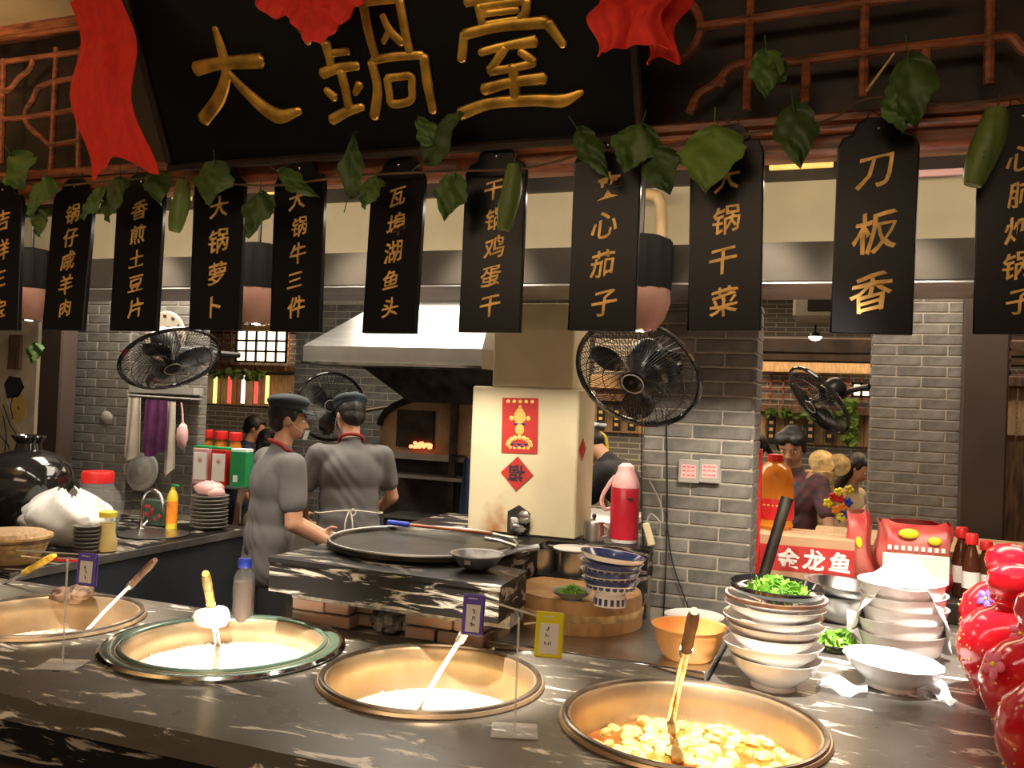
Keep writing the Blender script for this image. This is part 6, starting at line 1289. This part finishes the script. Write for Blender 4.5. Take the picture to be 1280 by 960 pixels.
def person(label, loc, rz, H, lean=0.0, arms=None, hy=0.0, hp=0.0, hroll=0, shirt='uniform', pants='trousers', hat=None, hair='short', hem=.78, sleeve=.55, slim=1.0, voxel=.008, apron=None, collar=None, mask=False, group=None, turn=0, seated=False):
    female = hair in ('bun', 'long', 'tail')
    t = thing('person', label, 'person', loc, (0, 0, rz)); s = H / 1.72; HZ = .95
    if group: t['group'] = group
    def L(p):
        x, y, z = p; dz = z - HZ; sp = max(0, dz); a = lean
        return Vector((x, y * math.cos(a) + dz * math.sin(a) if dz > 0 else y, HZ + dz * math.cos(a) - y * math.sin(a) if dz > 0 else z)) * s
    RL = Matrix.Rotation(-lean, 3, 'X')
    B = MB()
    for c, r in (((0, 0, .95), (.150, .100, .12)), ((0, 0, 1.10), (.130, .09, .14)), ((0, -.004, 1.27), (.158, .105, .17))): B.ell(L(c), [q * s * (slim if i == 0 else 1) for i, q in enumerate(r)], 18, 12, RL)
    cap(B, L((-.14 * slim, 0, 1.39)), L((.14 * slim, 0, 1.39)), .058 * s, .058 * s); cap(B, L((0, -.01, 1.42)), L((0, .012, 1.56)), .056 * s, .050 * s)
    # head frame
    piv = L((0, .012, 1.545)); RH = RL @ Matrix.Rotation(hy, 3, 'Z') @ Matrix.Rotation(-hp, 3, 'X') @ Matrix.Rotation(hroll, 3, 'Y')
    Hd = lambda x, y, z: piv + RH @ (Vector((x, y, z)) * s)
    B.ell(Hd(0, -.004, .092), [q * s for q in (.074, .092, .088)], 24, 18, RH); B.ell(Hd(0, .030, .040), [q * s for q in (.056, .058, .068)], 20, 14, RH)
    B.ell(Hd(0, .062, .004), [q * s for q in (.026, .022, .020)], 12, 8, RH); B.ell(Hd(-.034, .052, .050), [q * s for q in (.022, .020, .022)], 12, 8, RH); B.ell(Hd(.034, .052, .050), [q * s for q in (.022, .020, .022)], 12, 8, RH)
    cap(B, Hd(0, .084, .082), Hd(0, .100, .052), .008 * s, .013 * s, 8); cap(B, Hd(-.012, .093, .048), Hd(.012, .093, .048), .008 * s, .008 * s, 8)
    cap(B, Hd(-.034, .078, .095), Hd(.034, .078, .095), .010 * s, .010 * s, 8)
    for sx in (-1, 1): B.ell(Hd(sx * .074, -.004, .066), [q * s for q in (.011, .019, .031)], 10, 8, RH @ Matrix.Rotation(sx * .3, 3, 'Z'))
    A = arms or {}
    sleeves = []
    for sx in (-1, 1):
        e, w, n, curl = A.get(sx, ((sx * .23, .02, 1.10), (sx * .22, .16, .90), (-sx, .3, 0), .7)); S_ = L((sx * .175 * slim, 0, 1.385)); E_, W_ = Vector(e) * s, Vector(w) * s
        cap(B, S_, E_, .050 * s * slim, .038 * s * slim); cap(B, E_, W_, .040 * s * slim, .026 * s * slim); hand(B, W_, W_ - E_, n, sx if True else 1, curl); sleeves.append((S_, E_))
    legs = []
    for sx in (-1, 1):
        if seated: h_, kn, an = Vector((sx * .09, 0, .93)), Vector((sx * .11, .42, .92)), Vector((sx * .11, .42, .50))
        else: h_, kn, an = Vector((sx * .085, 0, .90)), Vector((sx * .10, .015, .49)), Vector((sx * .105, -.01, .085))
        h_, kn, an = h_ * s, kn * s, an * s; cap(B, h_, kn, .078 * s, .052 * s); cap(B, kn, an, .052 * s, .034 * s); cap(B, an + Vector((0, -.02, -.04)) * s, an + Vector((0, .14, -.055)) * s, .036 * s, .030 * s); legs.append((h_, kn, an))
    fuse(B, 'body', 'skin', t, voxel)
    # face details
    for sx in (-1, 1):
        MB().ell(Hd(sx * .031, .0755, .077), [q * s for q in (.0125, .010, .0075)], 12, 8, RH).obj('eye', 'eye_white', t); MB().ell(Hd(sx * .031, .0825, .077), [q * s for q in (.006, .005, .006)], 10, 6, RH).obj('iris', 'hair', t)
        MB().tube([Hd(sx * .015, .088, .102), Hd(sx * .032, .087, .105), Hd(sx * .050, .076, .099)], [(.0018 if female else .003) * s, (.0024 if female else .004) * s, .0015 * s], 6).obj('eyebrow', 'hair', t)
    MB().tube([Hd(-.022, .082, .024), Hd(-.008, .090, .027), Hd(.008, .090, .027), Hd(.022, .082, .024)], [.002 * s, .005 * s, .005 * s, .002 * s], 8).obj('lips', 'lips', t)
    # hair
    Hr = MB(); Hr.ell(Hd(0, -.020, .104), [q * s for q in (.083, .090, .090)], 24, 16, RH); Hr.ell(Hd(0, -.048, .055), [q * s for q in (.070, .052, .062)], 18, 12, RH); Hr.ell(Hd(0, .040, .150), [q * s for q in (.060, .042, .030)], 14, 10, RH)
    for sx in (-1, 1): Hr.ell(Hd(sx * .068, .018, .095), [q * s for q in (.012, .022, .034)], 10, 8, RH)
    if hair == 'bun':
        Hr.ell(Hd(0, -.115, .11), [q * s for q in (.040, .038, .040)], 14, 10, RH)
        for sx in (-1, 1): Hr.ell(Hd(sx * .040, .030, .142), [q * s for q in (.046, .060, .040)], 14, 10, RH); Hr.ell(Hd(sx * .075, .0, .075), [q * s for q in (.016, .030, .050)], 12, 8, RH)
    if hair == 'long':
        for sx in (-1, 0, 1): cap(Hr, Hd(sx * .055, -.03, .08), Hd(sx * .085, -.02 - .05 * (sx == 0), -.20), .042 * s, .036 * s)
    if hair == 'tail': cap(Hr, Hd(0, -.10, .09), Hd(0, -.15, -.08), .030 * s, .016 * s)
    fuse(Hr, 'hair', 'hair', t, .007, 2, .0015)
    # shirt
    C = MB()
    for c, r in (((0, 0, 1.00), (.172, .122, .15)), ((0, 0, 1.14), (.165, .118, .16)), ((0, -.006, 1.28), (.180, .124, .165))): C.ell(L(c), [q * s * (slim if i == 0 else 1) for i, q in enumerate(r)], 20, 14, RL)
    cap(C, L((-.135 * slim, -.004, 1.375)), L((.135 * slim, -.004, 1.375)), .074 * s, .074 * s); cap(C, L((0, -.01, 1.40)), L((0, -.004, 1.45)), .085 * s, .066 * s)
    for (S_, E_), sx in zip(sleeves, (-1, 1)): M_ = S_.lerp(E_, sleeve); cap(C, S_, M_, .066 * s * slim, .062 * s * slim)
    if hem < .9:
        cap(C, Vector((-.07, 0, .95)) * s, Vector((-.085, 0, hem + .09)) * s, .108 * s, .115 * s); cap(C, Vector((.07, 0, .95)) * s, Vector((.085, 0, hem + .09)) * s, .108 * s, .115 * s); C.ell(Vector((0, 0, .88)) * s, [.165 * s, .118 * s, .12 * s], 18, 12)
    fuse(C, 'shirt', shirt, t, .010, 12, .0016)
    T = MB(); T.ell(Vector((0, 0, .92)) * s, [.162 * s * slim, .114 * s, .11 * s], 16, 10)
    for h_, kn, an in legs: cap(T, h_, kn, .092 * s, .068 * s); cap(T, kn, an + Vector((0, 0, .02)), .068 * s, .058 * s)
    fuse(T, 'trousers', pants, t, .014, 3)
    sh = MB()
    for h_, kn, an in legs: sh.bbox(an + Vector((0, .05, -.045)) * s, Vector((.09, .27, .075)) * s, .02)
    sh.obj('shoes', 'black', t)
    if collar:
        K = MB(); P = []
        for k in range(22): a = 2 * math.pi * k / 22; P.append(L((.068 * math.cos(a), -.004 + .064 * math.sin(a), 1.468 - .022 * math.sin(a) + (.012 if math.sin(a) < 0 else 0))))
        K.tube(P, .010 * s, 8, closed=True); K.tube([L((.0, .066, 1.445)), L((.03, .10, 1.40)), L((.012, .118, 1.34))], [.014 * s, .012 * s, .006 * s], 8, flat=.5, up=(0, 1, 0)); K.obj('neckerchief', collar, t)
    if hat:
        Q = MB(); Q.ell(Hd(0, -.016, .168), [q * s for q in (.100, .112, .042)], 28, 14, RH @ Matrix.Rotation(.10, 3, 'X')); Q.ell(Hd(0, -.012, .140), [q * s for q in (.090, .102, .045)], 28, 12, RH)
        fuse(Q, 'cap_crown', hat, t, .007, 3, .0012)
        if hat == 'navy_cap':
            br = MB().grid(lambda u, v: Hd(math.sin((u - .5) * 2.2) * (.082 + .012 * v), .062 * math.cos((u - .5) * 2.0) + .020 + .058 * v * math.cos((u - .5) * 2.6), .138 - .018 * v), 14, 6, .004 * s); br.obj('cap_brim', hat, t)
            MB().ell(Hd(0, -.016, .212), .010 * s, 10, 6).obj('button', hat, t)
        else:
            cap_ = MB(); cap(cap_, Hd(0, -.10, .12), Hd(.02, -.15, .06), .022 * s, .012 * s); cap_.obj('bandana_knot', hat, t)
    if mask:
        MB().grid(lambda u, v: Hd(math.sin((u - .5) * 2.0) * .066, .060 + .052 * math.cos((u - .5) * 2.0) + .008 * v, -.016 + .052 * v), 14, 6, .0012).obj('mouth_shield', 'clear_shield', t)
        for sx in (-1, 1): MB().tube([Hd(sx * .058, .088, .020), Hd(sx * .076, .04, .045), Hd(sx * .082, -.004, .085)], .0018 * s, 5).obj('ear_loop', 'string', t)
    if apron:
        ap = MB().grid(lambda u, v: L((math.sin((u - .5) * 2.4) * .188, .012 + .150 * math.cos((u - .5) * 2.4) + .006 * math.sin(16 * u) * v, 1.16 - .60 * v)) if v < .33 else Vector((math.sin((u - .5) * 2.4) * .195, .012 + .155 * math.cos((u - .5) * 2.4) + .008 * math.sin(16 * u) * v, 1.16 - .60 * v)) * s, 20, 14, .003); ap.obj('apron', apron, t)
        bnd = MB(); P = [L((.188 * math.cos(a), .136 * math.sin(a), 1.06 + .006 * math.sin(3 * a))) for a in [2 * math.pi * k / 28 for k in range(28)]]
        bnd.tube(P, .008 * s, 6, closed=True, flat=.6); bnd.obj('apron_tie', 'string' if apron != 'apron_dark' else 'apron_dark', t)
        st_ = MB(); st_.tube(bez([L((0.0, -.142, 1.06)), L((.012, -.158, .98)), L((.0, -.150, .90)) , Vector((.008, -.150, .78)) * s], 4), .0045 * s, 6); st_.tube(bez([L((-.01, -.142, 1.06)), L((-.03, -.158, .99)), L((-.026, -.152, .92)), Vector((-.045, -.150, .80)) * s], 4), .0045 * s, 6)
        lp_ = [L((-.0 + .028 * math.cos(a) * math.copysign(1, math.cos(a)), -.150, 1.055 + .02 * math.sin(a))) for a in [2 * math.pi * k / 14 for k in range(14)]]; st_.tube(lp_, .004 * s, 5, closed=True); st_.obj('apron_string', 'string', t)
    return t
def ground(px, py, Z): p = at(px, py, Z); p.z = 0; return p
CR = YAW   # yaw of a figure that faces straight away from the viewer
# left cook: faces right, seen from his back right side
g = ground(338, 600, 4.25)
person('cook in grey tunic and dark flat cap in profile, looking toward the other cook', g, CR - math.radians(58), 1.56, lean=.10, hy=math.radians(-18), hp=.05,
       arms={1: ((.255, .05, 1.10), (.22, .27, .98), (-1, .2, -.2), .75), -1: ((-.23, .10, 1.10), (-.06, .30, 1.00), (1, .2, -.2), .75)}, hat='navy_cap', hem=.76, sleeve=.62, slim=1.18, voxel=.0065, collar='neck_red', mask=True)
g = ground(438, 600, 4.70)
person('cook in grey shirt seen from behind with white apron strings, facing the oven', g, CR + math.radians(14), 1.585, lean=.16, hy=math.radians(24), hp=.28,
       arms={1: ((.25, .10, 1.14), (.18, .34, 1.02), (-1, 0, -.3), .7), -1: ((-.27, .08, 1.12), (-.24, .30, .99), (1, 0, -.3), .7)}, hat='navy_cap', hem=.84, sleeve=.62, slim=1.05, voxel=.0065, collar='neck_red', mask=True, apron='beige_cloth')
g = ground(812, 600, 5.15)
person('cook in black with a black and white bandana bending down behind the thermos', g, CR + math.radians(62), 1.60, lean=.62, hy=math.radians(6), hp=.35,
       arms={1: ((.22, .56, 1.02), (.16, .72, .90), (-1, 0, -.4), .7), -1: ((-.22, .50, 1.06), (-.18, .72, .92), (1, 0, -.4), .7)}, shirt='black_cloth', hat='bandana', hem=.84, sleeve=.7, voxel=.009)
g = ground(994, 600, 4.9)
person('woman with tied back dark hair and dark floral blouse leaning over the table', g, CR + math.radians(180 - 26), 1.53, lean=.22, hy=math.radians(-4), hp=.30,
       arms={1: ((.26, .18, 1.05), (.06, .40, .985), (-1, .2, -.4), .6), -1: ((-.25, .18, 1.05), (-.06, .42, .985), (1, .2, -.4), .6)}, shirt='floral', hair='bun', hem=.88, slim=.90, sleeve=.5, voxel=.008)
g = ground(1056, 600, 6.3); g.z = -.22
person('woman with long dark hair in a pale dress beside the right brick pillar, head bowed', g, CR + math.radians(180 + 40), 1.55, lean=.10, hy=.1, hp=.45,
       arms={1: ((.2, .14, 1.12), (.10, .26, 1.34), (-.4, .6, .3), .8), -1: ((-.22, .05, 1.10), (-.10, .26, 1.0), (1, 0, -.3), .7)}, shirt='cream', pants='cream', hair='long', hem=.84, slim=.86, sleeve=.3, voxel=.010)
g = ground(297, 600, 7.9); g.z = -.25
person('man in navy blue shirt in profile in the room behind, left opening', g, CR - math.radians(75), 1.62, lean=.15, hp=.25, shirt='navy', hem=.84, voxel=.012, slim=1.0)
g = ground(334, 600, 7.1); g.z = -.27
person('dark haired woman in a cream top seated beyond the left cook', g, CR + math.radians(30), 1.55, lean=.1, hp=.2, shirt='cream', hair='long', hem=.84, voxel=.012, slim=.9)
g = ground(953, 600, 5.7); g.z = -.06
person('person in black half hidden by the brick pillar behind the floral woman', g, CR + math.radians(100), 1.52, lean=.1, hp=.2, shirt='black_cloth', hair='tail', hem=.84, voxel=.012, slim=.95)
